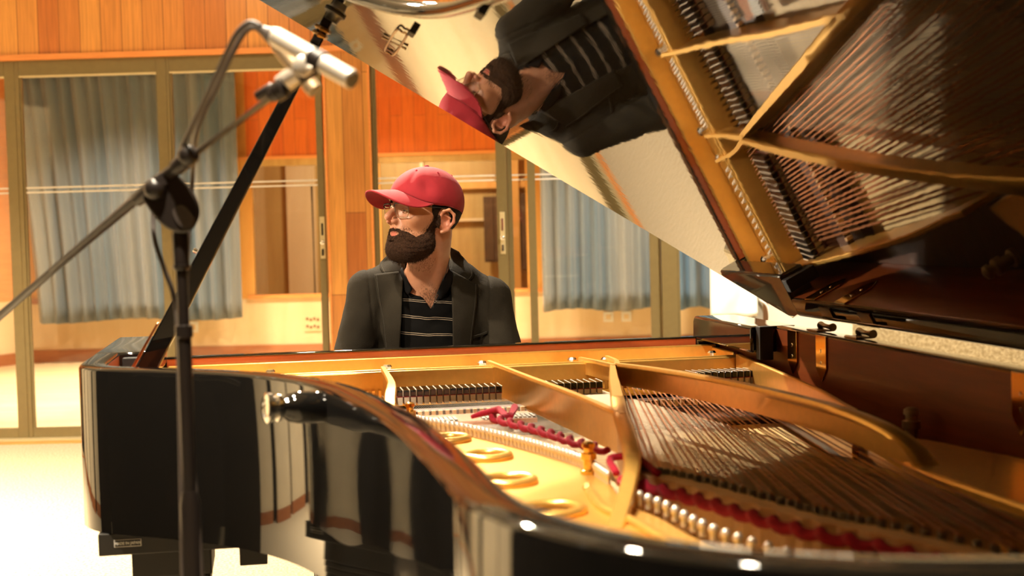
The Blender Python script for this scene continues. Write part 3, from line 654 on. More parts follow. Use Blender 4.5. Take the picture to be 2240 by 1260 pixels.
# ---- dampers
bm = bmesh.new(); box(bm, (-.0059, 0, 0), (.0059, .075, .014)); d0 = finish('damper', bm, M['black'], P, None, 0.001)
bm = bmesh.new()
a = [bm.verts.new(p) for p in ((-.0061, -.0004, -.0001), (.0061, -.0004, -.0001), (.0050, -.0004, -.019), (-.0050, -.0004, -.019))]; b_ = [bm.verts.new(v.co+Vector((0, .07, 0))) for v in a]
bm.faces.new(a); bm.faces.new(b_[::-1])
for i in range(4): bm.faces.new((a[i], a[(i+1) % 4], b_[(i+1) % 4], b_[i]))
df0 = finish('damper_felt', bm, M['felt'], d0); bm = bmesh.new(); box(bm, (.0062, .001, -.0002), (.0078, .074, .0145)); ds0 = finish('damper_cheek', bm, M['felt'], d0); bm = bmesh.new(); box(bm, (-.0063, -.0008, -.0012), (.0063, .0757, .0002)); dr0 = finish('red_stripe', bm, M['redfelt'], d0)
DX = [(.266+i*.0150, 0) for i in range(16)] + [(.530+i*.0150, 0) for i in range(14)] + [(.826+i*.0158, 1) for i in range(18)]
for i, (x, bs) in enumerate(DX):
    loc = Vector((x-.4, 3.175-2.2, .881 if not bs else .891)); rz = -.0 if not bs else .12
    if i == 0: d0.location = loc
    else:
        c = copyobj(d0, P, loc); c.rotation_euler = (0, 0, rz); copyobj(df0, c); copyobj(dr0, c); copyobj(ds0, c)
bm = bmesh.new(); box(bm, (.255, 3.05, .845), (1.09, 3.10, .862)); pf('damper_guide_rail', bm, M['darkwood'])
bm = bmesh.new()
for i in range(54): box(bm, (.262+i*.0150, 3.035, .850), (.270+i*.0150, 3.049, .864))
pf('guide_bushing', bm, M['maple'])
bm = bmesh.new(); box(bm, (.27, 2.86, .853), (.52, 2.98, .862)); pf('pink_felt_band', bm, M['pinkfelt'])
bm = bmesh.new()
for r_ in (range(0, 9), range(14, 26)):
    bm = bmesh.new(); box(bm, (.274+r_[0]*.0095, 2.865, .8621), (.283+r_[-1]*.0095, 2.925, .8632))
    for i in r_: box(bm, (.275+i*.0095, 2.868, .8632), (.281+i*.0095, 2.92, .866))
    pf('aliquot_bar', bm, M['greyfelt'])
bm = bmesh.new(); bm.free()
# ---- bridges, felt and hitch pins
def ribbon(name, path, w, z0, z1, mat, zig=0.0, zn=30):
    c = catmull(path, 6); bm = bmesh.new(); A = []; B = []
    for i, p in enumerate(c):
        a = np.array(c[max(i-1, 0)]); b_ = np.array(c[min(i+1, len(c)-1)]); t_ = b_-a; t_ /= np.linalg.norm(t_)+1e-9
        o_ = zig*math.sin(i*zn/len(c)*2*math.pi)
        A.append((p[0]-t_[1]*(w/2+o_), p[1]+t_[0]*(w/2+o_))); B.append((p[0]+t_[1]*(w/2-o_), p[1]-t_[0]*(w/2-o_)))
    prism(bm, A+B[::-1], z0, z1); return pf(name, bm, mat, None, None, 0)
BR = [tuple(p) for p in BRC[::4]]
ribbon('bass_bridge', BR, .030, .8001, .876, M['maple'], .004, 20)
ribbon('tenor_bridge', [(.60, 2.28), (.64, 2.12), (.70, 1.98), (.78, 1.84), (.88, 1.68), (.96, 1.52)], .035, .8001, .862, M['maple'])
ribbon('treble_bridge', [(-.10, 3.02+.12), (.1, 3.05+.03), (.25, 3.00), (.315, 2.92), (.375, 2.80), (.43, 2.66), (.475, 2.52), (.52, 2.38)], .022, .8001, .860, M['maple'])
bm = bmesh.new()
def yarn(bm, path, r_=.0055, amp=.006, wl=.045, zb=.877):
    c = catmull(path, 14); out = []; L_ = 0
    for i, p in enumerate(c):
        if i: L_ += math.dist(p[:2], c[i-1][:2])
        out.append((p[0]+amp*math.cos(L_/wl*2*math.pi), p[1]-amp*.5*math.cos(L_/wl*2*math.pi), zb+amp*math.sin(L_/wl*2*math.pi)*.8))
    tube(bm, out, r_, 8)
yarn(bm, [(.415, 2.80), (.432, 2.72), (.462, 2.62), (.485, 2.52), (.505, 2.42), (.535, 2.32)], .006)
tube(bm, [(.440, 2.72, .885), (.428, 2.78, .893), (.395, 2.80, .884), (.375, 2.79, .880)], [.007, .008, .006, .004], 8)
tube(bm, [(.440, 2.72, .885), (.462, 2.79, .895), (.474, 2.845, .884)], [.007, .008, .004], 8)
pf('crimson_yarn', bm, M['redfelt'], None, 180)
bm = bmesh.new(); yarn(bm, [(x, y) for x, y in YA[:9]], .0085, .0045, .045, .864)
tube(bm, [tuple(p) for p in catmull([(.500, 2.09, .878), (.505, 2.15, .89), (.540, 2.13, .893), (.548, 2.03, .885)], 6)], .006, 8)
pf('crimson_yarn', bm, M['redfelt'], None, 180)
bm = bmesh.new(); lathe_on(bm, (0, 0, 0), (0, 0, 1), [(0, .0042), (.010, .0042), (.013, .0064), (.018, .0060), (.0215, .0026)], 8); hp0 = finish('hitch_pin', bm, M['nickel'], P, 60)
hp = []
cb = catmull(HB, 3)
acc = 0
for i in range(1, len(cb)):
    acc += math.dist(cb[i], cb[i-1])
    if acc > .027: acc = 0; hp.append((cb[i][0]+.010, cb[i][1]+.008))
ct = catmull(HT, 6); acc = 0
for i in range(1, len(ct)):
    acc += math.dist(ct[i], ct[i-1])
    if acc > .0135 and ct[i][0] > .25: acc = 0; hp.append((ct[i][0]-.006, ct[i][1]-.006))
hp = hp[:100]
for i, (x, y) in enumerate(hp):
    loc = Vector((x-.4, y-2.2, ZP))
    if i == 0: hp0.location = loc
    else: copyobj(hp0, P, loc)
cbr = EC[::2]
for i in range(0, len(cbr)-1):
    x, y = cbr[i]
    for q in (0, .5):
        xx = x+(cbr[i+1][0]-x)*q; yy = y+(cbr[i+1][1]-y)*q; bm = bmesh.new(); box(bm, (xx-.005, yy-.003, .8665), (xx+.005, yy+.004, .8835)); pf('bridge_agraffe', bm, M['greyfelt'], None, None, 0.001)
# ---- hinge plates let into the spine, knuckles on top
def spade(y, h, mat):
    bm = bmesh.new(); X = 1.137
    poly = [(y-.028, R-.002), (y+.028, R-.002), (y+.028, R-h*.72), (y, R-h), (y-.028, R-h*.72)]
    a = [bm.verts.new((X-.0030, p, z)) for p, z in poly]; b_ = [bm.verts.new((X+.0004, p, z)) for p, z in poly]
    bm.faces.new(a); bm.faces.new(b_[::-1])
    for i in range(5): bm.faces.new((a[i], a[(i+1) % 5], b_[(i+1) % 5], b_[i]))
    h_ = pf('hinge_plate', bm, mat, None, None, 0.0008)
    bm = bmesh.new()
    for zz in (R-.035, R-h*.6): lathe_on(bm, (X-.4-.003, y-2.2, zz), (-1, 0, 0), [(0, .0045), (.0012, .003)], 10)
    finish('screw', bm, M['chrome'], h_)
for y in (3.03, 2.86, 2.04, 1.45): spade(y, .10, M['copperplate'] if 'copperplate' in M else M['hinge'] if 'hinge' in M else M['goldb'])
for y in (2.95, 2.74, 2.0, 1.4):
    bm = bmesh.new()
    tube(bm, [(1.185, y-.035, R+.010), (1.185, y+.035, R+.010)], .009, 12)
    box(bm, (1.150, y-.03, R+.0005), (1.185, y+.03, R+.004)); pf('lid_hinge', bm, M['brassdark'], None, 40)
# ---- lid
TH = math.radians(31.5); XH = 1.175; ZH = R+.02
LT = Matrix.Translation((XH, 0, ZH)) @ Matrix.Rotation(TH, 4, 'Y')      # local -x runs up the lid
def lidf(name, bm, mat, parent=None, **k):
    bmesh.ops.transform(bm, matrix=LT, verts=bm.verts); return pf(name, bm, mat, parent, **k)
lo = offset(oc, .036); YE = 3.15
lp = [(x-XH, y) for x, y in lo if y < YE]
lp = [(-1.572, YE)] + lp + [(0.012, YE)]
bm = bmesh.new(); prism(bm, lp, .0, .030); LID = lidf('lid', bm, M['lidblack'], None, bevel=.006, segs=3)
bm = bmesh.new(); tube(bm, [(x-.004, y, .008) for x, y in lp[1:-1]], .011, 10); bmesh.ops.transform(bm, matrix=LT, verts=bm.verts); bmesh.ops.transform(bm, matrix=INV, verts=bm.verts); finish('lid_edge_moulding', bm, M['black'], LID, 180)
bm = bmesh.new(); prism(bm, [(-1.57, YE), (-1.57, YE-.42), (0, YE-.42), (0, YE)], .032, .060); lidf('lid_flap', bm, M['black'], None, bevel=.006)
def lidpart(name, bm, mat):
    bmesh.ops.transform(bm, matrix=LT, verts=bm.verts); bmesh.ops.transform(bm, matrix=INV, verts=bm.verts); return finish(name, bm, mat, LID, 50)
def lxy(x, z=None): return -(XH-x)/math.cos(TH)
for x, y in ((.248, 2.455), (.303, 2.02)):
    bm = bmesh.new(); box(bm, (lxy(x)-.006, y-.022, -.010), (lxy(x)+.006, y+.022, -.0002)); lidpart('lid_bumper', bm, M['rubber'])
bm = bmesh.new(); lx = lxy(.225)                                 # brass loop shaped in place of a reflection in the lid
lx = -1.102
pts = catmull([(lx-.010, 2.53, -.004), (lx-.010, 2.79, -.004), (lx, 2.805, -.004), (lx+.010, 2.79, -.004), (lx+.010, 2.53, -.004), (lx, 2.515, -.004)], 4, True)
tube(bm, pts+[pts[0]], .0022, 8); tube(bm, [(lx-.026, 2.68, -.004), (lx+.022, 2.655, -.004)], .0028, 8); lidpart('lid_reflection_loop', bm, M['brassdark'])
bm = bmesh.new(); lx = lxy(.128); lathe_on(bm, (lx, 2.74, -.0002), (0, 0, -1), [(0, .022), (.004, .022), (.008, .016), (.020, .014)], 16); lidpart('prop_socket', bm, M['satin'])
# ---- lid prop
bm = bmesh.new()
q0 = Vector((-.277, 2.86, .955)); q1 = Vector((.112, 2.745, 1.655)); q1 = q0+(q1-q0).normalized()*.845
dq = (q1-q0).normalized(); sx = dq.cross(Vector((0, 1, 0))).normalized(); sy = dq.cross(sx)
def bar(bm, a, b_, w0, w1, t_):
    vs = []
    for p, w_ in ((a, w0), (b_, w1)):
        vs.append([bm.verts.new(p+sx*i*w_/2+sy*j*t_/2) for i, j in ((-1, -1), (1, -1), (1, 1), (-1, 1))])
    bm.faces.new(vs[0][::-1]); bm.faces.new(vs[1])
    for i in range(4): bm.faces.new((vs[0][i], vs[0][(i+1) % 4], vs[1][(i+1) % 4], vs[1][i]))
bar(bm, q0, q1, .040, .019, .022); PROP = pf('lid_prop', bm, M['black'], None, None, .003)
bm = bmesh.new(); bar(bm, q0+sx*.026+dq*.02, q0+dq*.14+sx*.022, .006, .004, .020); pf('prop_brace', bm, M['copper'], None, None, .001)
bm = bmesh.new(); lathe_on(bm, q0+dq*.30+sx*.018-Vector((.4, 2.2, 0)), sx, [(0, .005), (.006, .005), (.008, .003)], 10); finish('prop_stud', bm, M['chrome'], PROP, 40)
bm = bmesh.new(); lathe_on(bm, q0+dq*.775, dq, [(0, .012), (.004, .017), (.008, .017), (.011, .012), (.016, .018), (.021, .017), (.023, .010)], 6); pf('prop_cap', bm, M['brassdark'], None, 30)
bm = bmesh.new(); box(bm, (-.30, 2.80, .955), (-.235, 2.90, .962)); pf('prop_plate', bm, M['copper'], None, None, .001)
bm = bmesh.new(); box(bm, (-.336, 2.78, .930), (-.20, 3.15, .9545)); pf('rim_shelf', bm, M['mahogred'])
# ---- side knob on the bentside
kc = at(580, 893, 2.20); ke = at(752, 888, 2.26); ax = (kc-ke)
L_ = ax.length; ax.normalize()
bm = bmesh.new(); lathe_on(bm, ke, ax, [(0, .014), (.012, .018), (.02, .020), (.035, .0245), (.075, .0255), (L_-.038, .022), (L_-.030, .016), (L_-.026, .016)], 28); KN = pf('side_knob', bm, M['rubberk'] if 'rubberk' in M else M['black'], None, 40)
bm = bmesh.new(); lathe_on(bm, kc-ax*.026-Vector((.4, 2.2, 0)), ax, [(0, .016), (.002, .021), (.008, .022), (.011, .018), (.014, .018), (.017, .0235), (.024, .024), (.026, .0205), (.0262, .015), (.0235, .0145), (.0235, .001)], 28); finish('knob_ring', bm, M['chrome'], KN, 30)
# ---- legs, blocks
def leg(x, y, label=False):
    bm = bmesh.new(); prism(bm, [(x-.075, y-.075), (x+.075, y-.075), (x+.075, y+.075), (x-.075, y+.075)], .60, .656 if x < 0 else .64)
    for k in range(6):
        z0, z1 = .60-.016*(k+1), .60-.016*k; w0 = .075-.012*math.sin((k+1)/6*1.5); box(bm, (x-w0, y-w0, z0), (x+w0, y+w0, z1))
    box(bm, (x-.058, y-.058, .10), (x+.058, y+.058, .504)); lg = pf('leg', bm, M['satin'], None, None, .003)
    bm = bmesh.new(); lathe_on(bm, (x-.4, y-2.2-.02, .045), (0, 1, 0), [(0, .045), (.04, .045)], 20); box(bm, (x-.4-.02, y-2.2-.02, .06), (x-.4+.02, y-2.2+.02, .099)); finish('caster', bm, M['goldb'], lg)
LB = (-.345, 2.76)
leg(-.215, 2.86); leg(1.03, 2.95); leg(.66, 1.30)
bm = bmesh.new(); box(bm, (-.345, 2.74, .657), (-.02, 3.3, .699)); LBK = pf('leg_block', bm, M['satin'], None, None, .002)
bm = bmesh.new(); box(bm, (.90, 2.80, .641), (1.17, 3.2, .699)); pf('leg_block', bm, M['satin'], None, None, .002)
bm = bmesh.new(); box(bm, (.52, 1.12, .641), (.80, 1.48, .699)); pf('leg_block', bm, M['satin'], None, None, .002)
bm = bmesh.new(); box(bm, (-.09, 2.88, .590), (-.035, 2.94, .699)); pf('underside_peg', bm, M['satin'], None, None, .002)
bm = bmesh.new(); prism(bm, [p for p in offset(oc, .08) if p[1] < 3.5], .700, .715); pf('bottom_frame', bm, M['satin'])
# lyre and pedals
bm = bmesh.new(); box(bm, (.34, 3.52, .12), (.365, 3.55, .619)); box(bm, (.44, 3.52, .12), (.465, 3.55, .619)); box(bm, (.28, 3.48, .06), (.53, 3.6, .119)); LY = pf('pedal_lyre', bm, M['black'], None, None, .004)
for x in (.34, .403, .466):
    bm = bmesh.new(); box(bm, (x-.012-.4, 3.6-2.2, .075), (x+.012-.4, 3.69-2.2, .083)); finish('pedal', bm, M['goldb'], LY, None, .002)
# "MADE IN JAPAN" plate on the leg block
bm = bmesh.new(); box(bm, (-.316, 2.7380, .673), (-.266, 2.7399, .687)); lb = pf('origin_plate', bm, M['label'], LBK)
bm = bmesh.new(); box(bm, (-.3145, 2.7370, .6745), (-.2675, 2.7381, .6855)); pf('plate_field', bm, M['rubber'], LBK)
cu_ = bpy.data.curves.new('origin_text', 'FONT'); cu_.body = 'MADE IN JAPAN'; cu_.size = .0078; cu_.align_x = 'CENTER'; cu_.align_y = 'CENTER'; cu_.extrude = .0002; cu_.offset = .0002
tmp = bpy.data.objects.new('tmp', cu_); COL.objects.link(tmp); bpy.context.view_layer.update()
tm = bpy.data.meshes.new_from_object(tmp.evaluated_get(bpy.context.evaluated_depsgraph_get())); bpy.data.objects.remove(tmp)
to = bpy.data.objects.new('origin_lettering', tm); COL.objects.link(to); to.parent = LBK; to.location = Vector((-.291, 2.7366, .680))-Vector((.4, 2.2, 0)); to.rotation_euler = (math.pi/2, 0, 0); tm.materials.clear(); tm.materials.append(M['label'])
to.scale = (.86, 1, 1)
# ================================================================ MICROPHONE STAND
clutch = at(372, 450, 1.965)
SB = empty('microphone_stand', (clutch.x, clutch.y, 0), 'black boom microphone stand in front of the left end of the piano', 'microphone stand')
IS = Matrix.Translation((-clutch.x, -clutch.y, 0))
def sf(name, bm, mat, parent=None, smooth=40, bevel=0):
    bmesh.ops.transform(bm, matrix=IS, verts=bm.verts); return finish(name, bm, mat, parent or SB, smooth, bevel)
pt = at(395, 520, 1.965); px_, py_ = pt.x, pt.y
def pole(name, z0, z1, r_, mat='stand', prof=None):
    bm = bmesh.new(); lathe_on(bm, (px_, py_, z0), (0, 0, 1), prof or [(0, r_), (z1-z0, r_)], 20); return sf(name, bm, M[mat])
zt = pt.z
pole('upper_tube', 1.10, zt-.03, .0080); pole('lower_tube', .28, 1.12, .0098)
pole('tube_collar', 1.113, 1.132, .0115, prof=[(0, .0098), (.002, .0125), (.017, .0125), (.019, .0085)])
pole('swivel_sleeve', zt-.045, zt+.01, .012, prof=[(0, .0100), (.004, .0125), (.0075, .0125), (.0078, .0108), (.050, .0115), (.055, .009)])
pole('lower_sleeve', .62, .905, .0145, prof=[(0, .0100), (.004, .0145), (.26, .0145), (.28, .0105)])
pole('leg_hub', .24, .34, .022, prof=[(0, .012), (.01, .022), (.09, .022), (.10, .012)])
for a in (1.9, 4.0, 6.1):
    bm = bmesh.new(); tube(bm, [(px_, py_, .28), (px_+.34*math.cos(a), py_+.34*math.sin(a), .012)], .008, 10); l_ = sf('leg', bm, M['stand'])
    bm = bmesh.new(); tube(bm, [(px_+.33*math.cos(a), py_+.33*math.sin(a), .014), (px_+.36*math.cos(a), py_+.36*math.sin(a), .0125)], .0125, 10); sf('rubber_foot', bm, M['rubber'], l_)
bA, bB, bT = at(-60, 742, 2.50), at(330, 408, 1.975), at(655, 168, 1.70)
bm = bmesh.new(); tube(bm, [bA, bB, at(408, 350, 1.915)], .0082, 16); sf('boom_tube', bm, M['stand'])
bm = bmesh.new(); tube(bm, [at(400, 356, 1.92), bT], .0052, 14); sf('boom_extension', bm, M['stand'])
axb = (bT-bA).normalized()
bm = bmesh.new(); lathe_on(bm, at(385, 368, 1.93), axb, [(0, .008), (.003, .0115), (.028, .0115), (.034, .007)], 20); sf('boom_collar', bm, M['stand'])
bm = bmesh.new(); lathe_on(bm, at(300, 437, 1.995), axb, [(0, .0085), (.002, .0105), (.075, .0105), (.079, .0085)], 20); sf('clutch_sleeve', bm, M['stand'])
# paddle of the clutch: outline in the boom plane with real thickness
ey = Vector((0, 1, 0)); vv = (fw - axb*fw.dot(axb)).normalized(); side = vv
def px(x, y, d=1.955): return at(x, y, d)
outl = [(335, 400), (372, 372), (392, 385), (415, 410), (433, 440), (437, 470), (425, 497), (405, 510), (378, 506), (350, 488), (322, 452), (312, 428)]
bm = bmesh.new(); A_ = [bm.verts.new(px(x, y, 1.945)) for x, y in catmull(outl, 4, True)]; B_ = [bm.verts.new(px(x, y, 1.985)) for x, y in catmull(outl, 4, True)]
bm.faces.new(A_); bm.faces.new(B_[::-1])
for i in range(len(A_)): bm.faces.new((A_[i], A_[(i+1) % len(A_)], B_[(i+1) % len(A_)], B_[i]))
pad = sf('clutch_paddle', bm, M['stand'], None, 50, .004)
bm = bmesh.new(); o2 = catmull([(378, 460), (392, 448), (405, 452), (424, 475), (420, 492), (404, 500), (386, 485)], 4, True)
A_ = [bm.verts.new(px(x, y, 1.9425)) for x, y in o2]; B_ = [bm.verts.new(px(x, y, 1.9448)) for x, y in o2]; bm.faces.new(A_); bm.faces.new(B_[::-1])
for i in range(len(A_)): bm.faces.new((A_[i], A_[(i+1) % len(A_)], B_[(i+1) % len(A_)], B_[i]))
sf('paddle_cap', bm, M['graydark'] if 'graydark' in M else M['cable'], pad, 50)
def ballknob(name, c, r_):
    bm = bmesh.new(); lathe_on(bm, c+fw*.012, -fw, [(0, .006), (.014, .006)]+[(.012+r_-r_*math.cos(t_*math.pi/10), r_*math.sin(t_*math.pi/10)+.001) for t_ in range(2, 11)], 20); return sf(name, bm, M['stand'])
ballknob('clamp_knob', at(345, 415, 1.958), .0145); ballknob('clamp_knob', at(418, 342, 1.905), .0135)
# stereo bar and clips at the boom tip
def cyl(name, a, b_, r_, mat, parent=None, f=SB, prof=None):
    bm = bmesh.new(); a = Vector(a); b_ = Vector(b_); L = (b_-a).length
    lathe_on(bm, a, b_-a, prof or [(0, r_*.85), (.0015, r_), (L-.0015, r_), (L, r_*.85)], 18); return sf(name, bm, mat, parent)
cyl('stereo_bar', at(592, 212, 1.712), at(706, 138, 1.685), .0085, M['stand'])
cyl('bar_bush', at(625, 178, 1.70), at(652, 160, 1.695), .0125, M['nickel'])
cyl('swivel_joint', at(600, 205, 1.705), at(622, 190, 1.70), .0125, M['stand'])
cyl('wing_nut', at(562, 212, 1.72), at(598, 190, 1.712), .0065, M['stand']); cyl('wing_nut', at(608, 180, 1.71), at(628, 165, 1.705), .007, M['nickel'])
bm = bmesh.new(); lathe_on(bm, at(664, 146, 1.672), -fw, [(0, .010), (.002, .0125), (.008, .0125), (.010, .010)], 18); sf('thumb_screw', bm, M['nickel'])
cyl('thumb_screw', at(672, 148, 1.664), at(684, 152, 1.660), .0045, M['nickel'])
def mic(a, b_, r_, label, m1, dark=True):
    a = Vector(a); b_ = Vector(b_); ax = (b_-a); L = ax.length; ax.normalize()
    e = empty('microphone', a, label, 'microphone', 'pair of small condenser microphones on the boom')
    def g(name, p0, p1, rr, mat, prof=None):
        bm = bmesh.new(); lathe_on(bm, ax*(L*p0), ax, prof or [(0, rr*.9), (.001, rr), (L*(p1-p0)-.001, rr), (L*(p1-p0), rr*.9)], 24); return finish(name, bm, mat, e, 40)
    g('cable_plug', -.20, .0, r_, M['cable'], [(0, r_*.35), (L*.1, r_*.55), (L*.17, r_*.85), (L*.2, r_*.9)])
    g('body', 0.001, .50, r_, m1); g('clip', .50, .64, r_*1.10, M['stand'] if dark else m1); h_ = g('capsule', .641, 1.0, r_*.98, m1)
    bm = bmesh.new(); lathe_on(bm, ax*(L+.0001), ax, [(0, r_*.8), (.0008, r_*.78)], 20); finish('grille', bm, M['graymetal'], h_, 40)
    return e
mic(at(602, 80, 1.705), at(771, 175, 1.635), .0118, 'silver pencil microphone, the front one, pointing down right from the boom tip', M['nickel'])
mic(at(608, 98, 1.745), at(690, 200, 1.725), .0105, 'dim champagne pencil microphone crossing behind the front one', M['brassdim'], False)
def cable(pts, r_, label, grp):
    bm = bmesh.new(); tube(bm, catmull(pts, 10), r_, 10); o = finish('microphone_cable', bm, M['cable'], None, 60); tag(o, label, 'cable', grp); return o
cable([tuple(at(*p)) for p in [(572, 58, 1.715), (545, 50, 1.72), (515, 78, 1.73), (480, 150, 1.77), (445, 225, 1.82), (412, 292, 1.87), (388, 345, 1.93), (362, 400, 2.00), (338, 450, 2.03), (338, 520, 2.02), (360, 590, 2.01), (380, 650, 2.00), (390, 760, 1.99)]] + [(px_-.013, py_-.004, .80), (px_-.016, py_-.010, .5), (px_-.03, py_-.03, .02)], .0036, 'dark microphone cable arching from the front microphone, outermost of the two', 'microphone cables')
cable([tuple(at(*p)) for p in [(590, 92, 1.75), (562, 62, 1.76), (536, 70, 1.765), (505, 125, 1.78), (470, 200, 1.83), (436, 270, 1.88), (425, 330, 1.96), (420, 400, 2.02), (412, 520, 2.02), (408, 640, 2.01), (402, 760, 1.99)]] + [(px_+.012, py_-.006, .80), (px_+.014, py_+.010, .5), (px_+.03, py_+.03, .02)], .0034, 'dark microphone cable hanging inside the other one, behind the clutch', 'microphone cables')

# ================================================================ PIANIST (signed distance sculpting)
def V3(*a): return np.array(a, np.float32)
def ell(c, r_):
    c = V3(*c); r_ = V3(*r_)
    def f(p):
        q = (p-c); k0 = np.linalg.norm(q/r_, axis=-1); k1 = np.linalg.norm(q/(r_*r_), axis=-1)+1e-9; return k0*(k0-1)/k1
    return f
def caps(a, b_, ra, rb=None):
    a = V3(*a); b_ = V3(*b_); rb = ra if rb is None else rb; d = b_-a; dd = float(d@d)+1e-12
    def f(p):
        t_ = np.clip(((p-a)@d)/dd, 0, 1); return np.linalg.norm(p-a-t_[..., None]*d, axis=-1)-(ra+(rb-ra)*t_)
    return f
def smin(a, b_, k):
    h = np.clip(.5+.5*(b_-a)/k, 0, 1); return b_*(1-h)+a*h-k*h*(1-h)
def smax(a, b_, k): return -smin(-a, -b_, k)
def uni(fs, k):
    def f(p):
        v = fs[0](p)
        for g in fs[1:]: v = smin(v, g(p), k)
        return v
    return f
def nz(p, s, seed=0):
    x, y, z = p[..., 0]*s, p[..., 1]*s, p[..., 2]*s
    return (np.sin(x*1.7+y*2.3+seed)*np.cos(z*2.1-x*.7+seed*2) + .5*np.sin(y*4.1-z*3.7+seed)*np.cos(x*3.9+seed) + .25*np.sin(x*8.3+z*7.9)*np.cos(y*8.7))/1.75
def sdf_mesh(f, lo, hi, h, B=8):
    lo = np.array(lo, np.float64); n = np.ceil((np.array(hi)-lo)/(h*B)).astype(int)
    I = np.stack(np.meshgrid(*[np.arange(k) for k in n], indexing='ij'), -1).reshape(-1, 3)
    cen = (lo+(I+.5)*h*B).astype(np.float32)
    v = np.concatenate([f(cen[i:i+20000]) for i in range(0, len(cen), 20000)])
    I = I[np.abs(v) < h*B*.5*1.75+.012]
    g = np.stack(np.meshgrid(*[np.arange(B+1)]*3, indexing='ij'), -1)
    keys = []; pos = []; quads = []
    NB = n*B+4
    def key(c): return (c[..., 0].astype(np.int64)*NB[1]+c[..., 1])*NB[2]+c[..., 2]
    for s in range(0, len(I), 400):
        J = I[s:s+400]; gi = J[:, None, None, None, :]*B+g[None]
        P_ = (lo+gi*h).astype(np.float32); val = f(P_.reshape(-1, 3)).reshape(P_.shape[:-1]); sg = val < 0
        acc = np.zeros(val[:, :-1, :-1, :-1].shape+(3,)); cnt = np.zeros(acc.shape[:-1])
        for ax_ in range(3):
            sl0 = [slice(None)]*4; sl1 = [slice(None)]*4; sl0[ax_+1] = slice(0, B); sl1[ax_+1] = slice(1, B+1)
            a = val[tuple(sl0)]; b_ = val[tuple(sl1)]; cr_ = (a < 0) != (b_ < 0); t_ = np.where(cr_, a/(a-b_+1e-20), 0)
            o1, o2_ = [k for k in range(3) if k != ax_]
            for d1 in (0, 1):
                for d2 in (0, 1):
                    sl = [slice(None)]*4; sl[o1+1] = slice(d1, B+d1); sl[o2_+1] = slice(d2, B+d2); c_ = cr_[tuple(sl)]; tt = t_[tuple(sl)]
                    off = [0, 0, 0]; off[o1] = d1; off[o2_] = d2
                    for k in range(3): acc[..., k] += np.where(c_, tt if k == ax_ else off[k], 0)
                    cnt += c_
            # faces from edges fully owned by this block (cells around may be in the next block: use global keys)
            sl = [slice(None)]*4
            for k in range(3): sl[k+1] = slice(0, B)
            E = cr_[tuple(sl)]; w = np.argwhere(E); G = gi[w[:, 0], w[:, 1], w[:, 2], w[:, 3]]; inside = sg[w[:, 0], w[:, 1], w[:, 2], w[:, 3]]
            u1 = np.zeros(3, int); u1[o1] = 1; u2 = np.zeros(3, int); u2[o2_] = 1
            q = np.stack([key(G), key(G-u1), key(G-u1-u2), key(G-u2)], 1)
            fl_ = inside if ax_ != 1 else ~inside
            q[fl_] = q[fl_][:, ::-1]; quads.append(q)
        m_ = cnt > 0; w = np.argwhere(m_); G = gi[w[:, 0], w[:, 1], w[:, 2], w[:, 3]]
        pos.append(lo+(G+acc[m_]/cnt[m_][:, None])*h); keys.append(key(G))
    keys = np.concatenate(keys); pos = np.concatenate(pos); quads = np.concatenate(quads)
    uk, ui = np.unique(keys, return_index=True); pos = pos[ui]
    idx = np.searchsorted(uk, quads); idx[idx >= len(uk)] = 0; ok = (uk[idx] == quads).all(1); return pos, idx[ok]
def sobj(name, f, lo, hi, h, mat, parent=None, mats=None, post_=None, loc=None):
    v, q = sdf_mesh(f, lo, hi, h)
    if loc is not None: v = v-np.array(loc)
    me = bpy.data.meshes.new(name); me.vertices.add(len(v)); me.vertices.foreach_set('co', v.astype(np.float32).ravel())
    me.loops.add(len(q)*4); me.loops.foreach_set('vertex_index', q.astype(np.int32).ravel()); me.polygons.add(len(q)); me.polygons.foreach_set('loop_start', np.arange(0, len(q)*4, 4, dtype=np.int32))
    me.update(); me.validate(); me.shade_smooth(); 
    for m_ in (mats or [mat]): me.materials.append(m_)
    o = bpy.data.objects.new(name, me); COL.objects.link(o); o.parent = parent; return o
HC = np.array([.4224, 4.001, 1.272]); HF = np.array([-.879, -.476, 0.]); HF /= np.linalg.norm(HF); HL = np.array([-HF[1], HF[0], 0.]); HL = np.array([.476, -.879, 0.]); HU = np.array([0, 0, 1.])
tilt = math.radians(2.0); F2 = HF*math.cos(tilt)+HU*math.sin(tilt); U2 = HU*math.cos(tilt)-HF*math.sin(tilt); HF, HU = F2, U2
RM = np.stack([HF, HL, HU], 1)                        # columns: local axes in world
def toL(p): return ((p-HC) @ RM).astype(np.float32)
def toW(q): return HC + RM @ np.array(q, float)
hp_ = [ell((-.006, 0, .052), (.100, .079, .090)), ell((.042, 0, -.004), (.062, .062, .082)), ell((.050, 0, -.052), (.056, .050, .042)), ell((.089, 0, -.072), (.020, .022, .018)),
       caps((.030, .048, -.060), (.075, .028, -.078), .016), caps((.030, -.048, -.060), (.075, -.028, -.078), .016)]
hd0 = uni(hp_, .028)
hd1 = [(caps((.090, 0, .052), (.127, 0, .016), .0080, .0108), .012), (ell((.112, .012, .003), (.012, .0075, .0075)), .006), (ell((.112, -.012, .003), (.012, .0075, .0075)), .006),
       (caps((.088, .014, .056), (.078, .048, .054), .010, .007), .012), (caps((.088, -.014, .056), (.078, -.048, .054), .010, .007), .012),
       (ell((.068, .044, .008), (.026, .020, .018)), .02), (ell((.068, -.044, .008), (.026, .020, .018)), .02), (ell((.094, 0, -.018), (.016, .026, .022)), .014)]
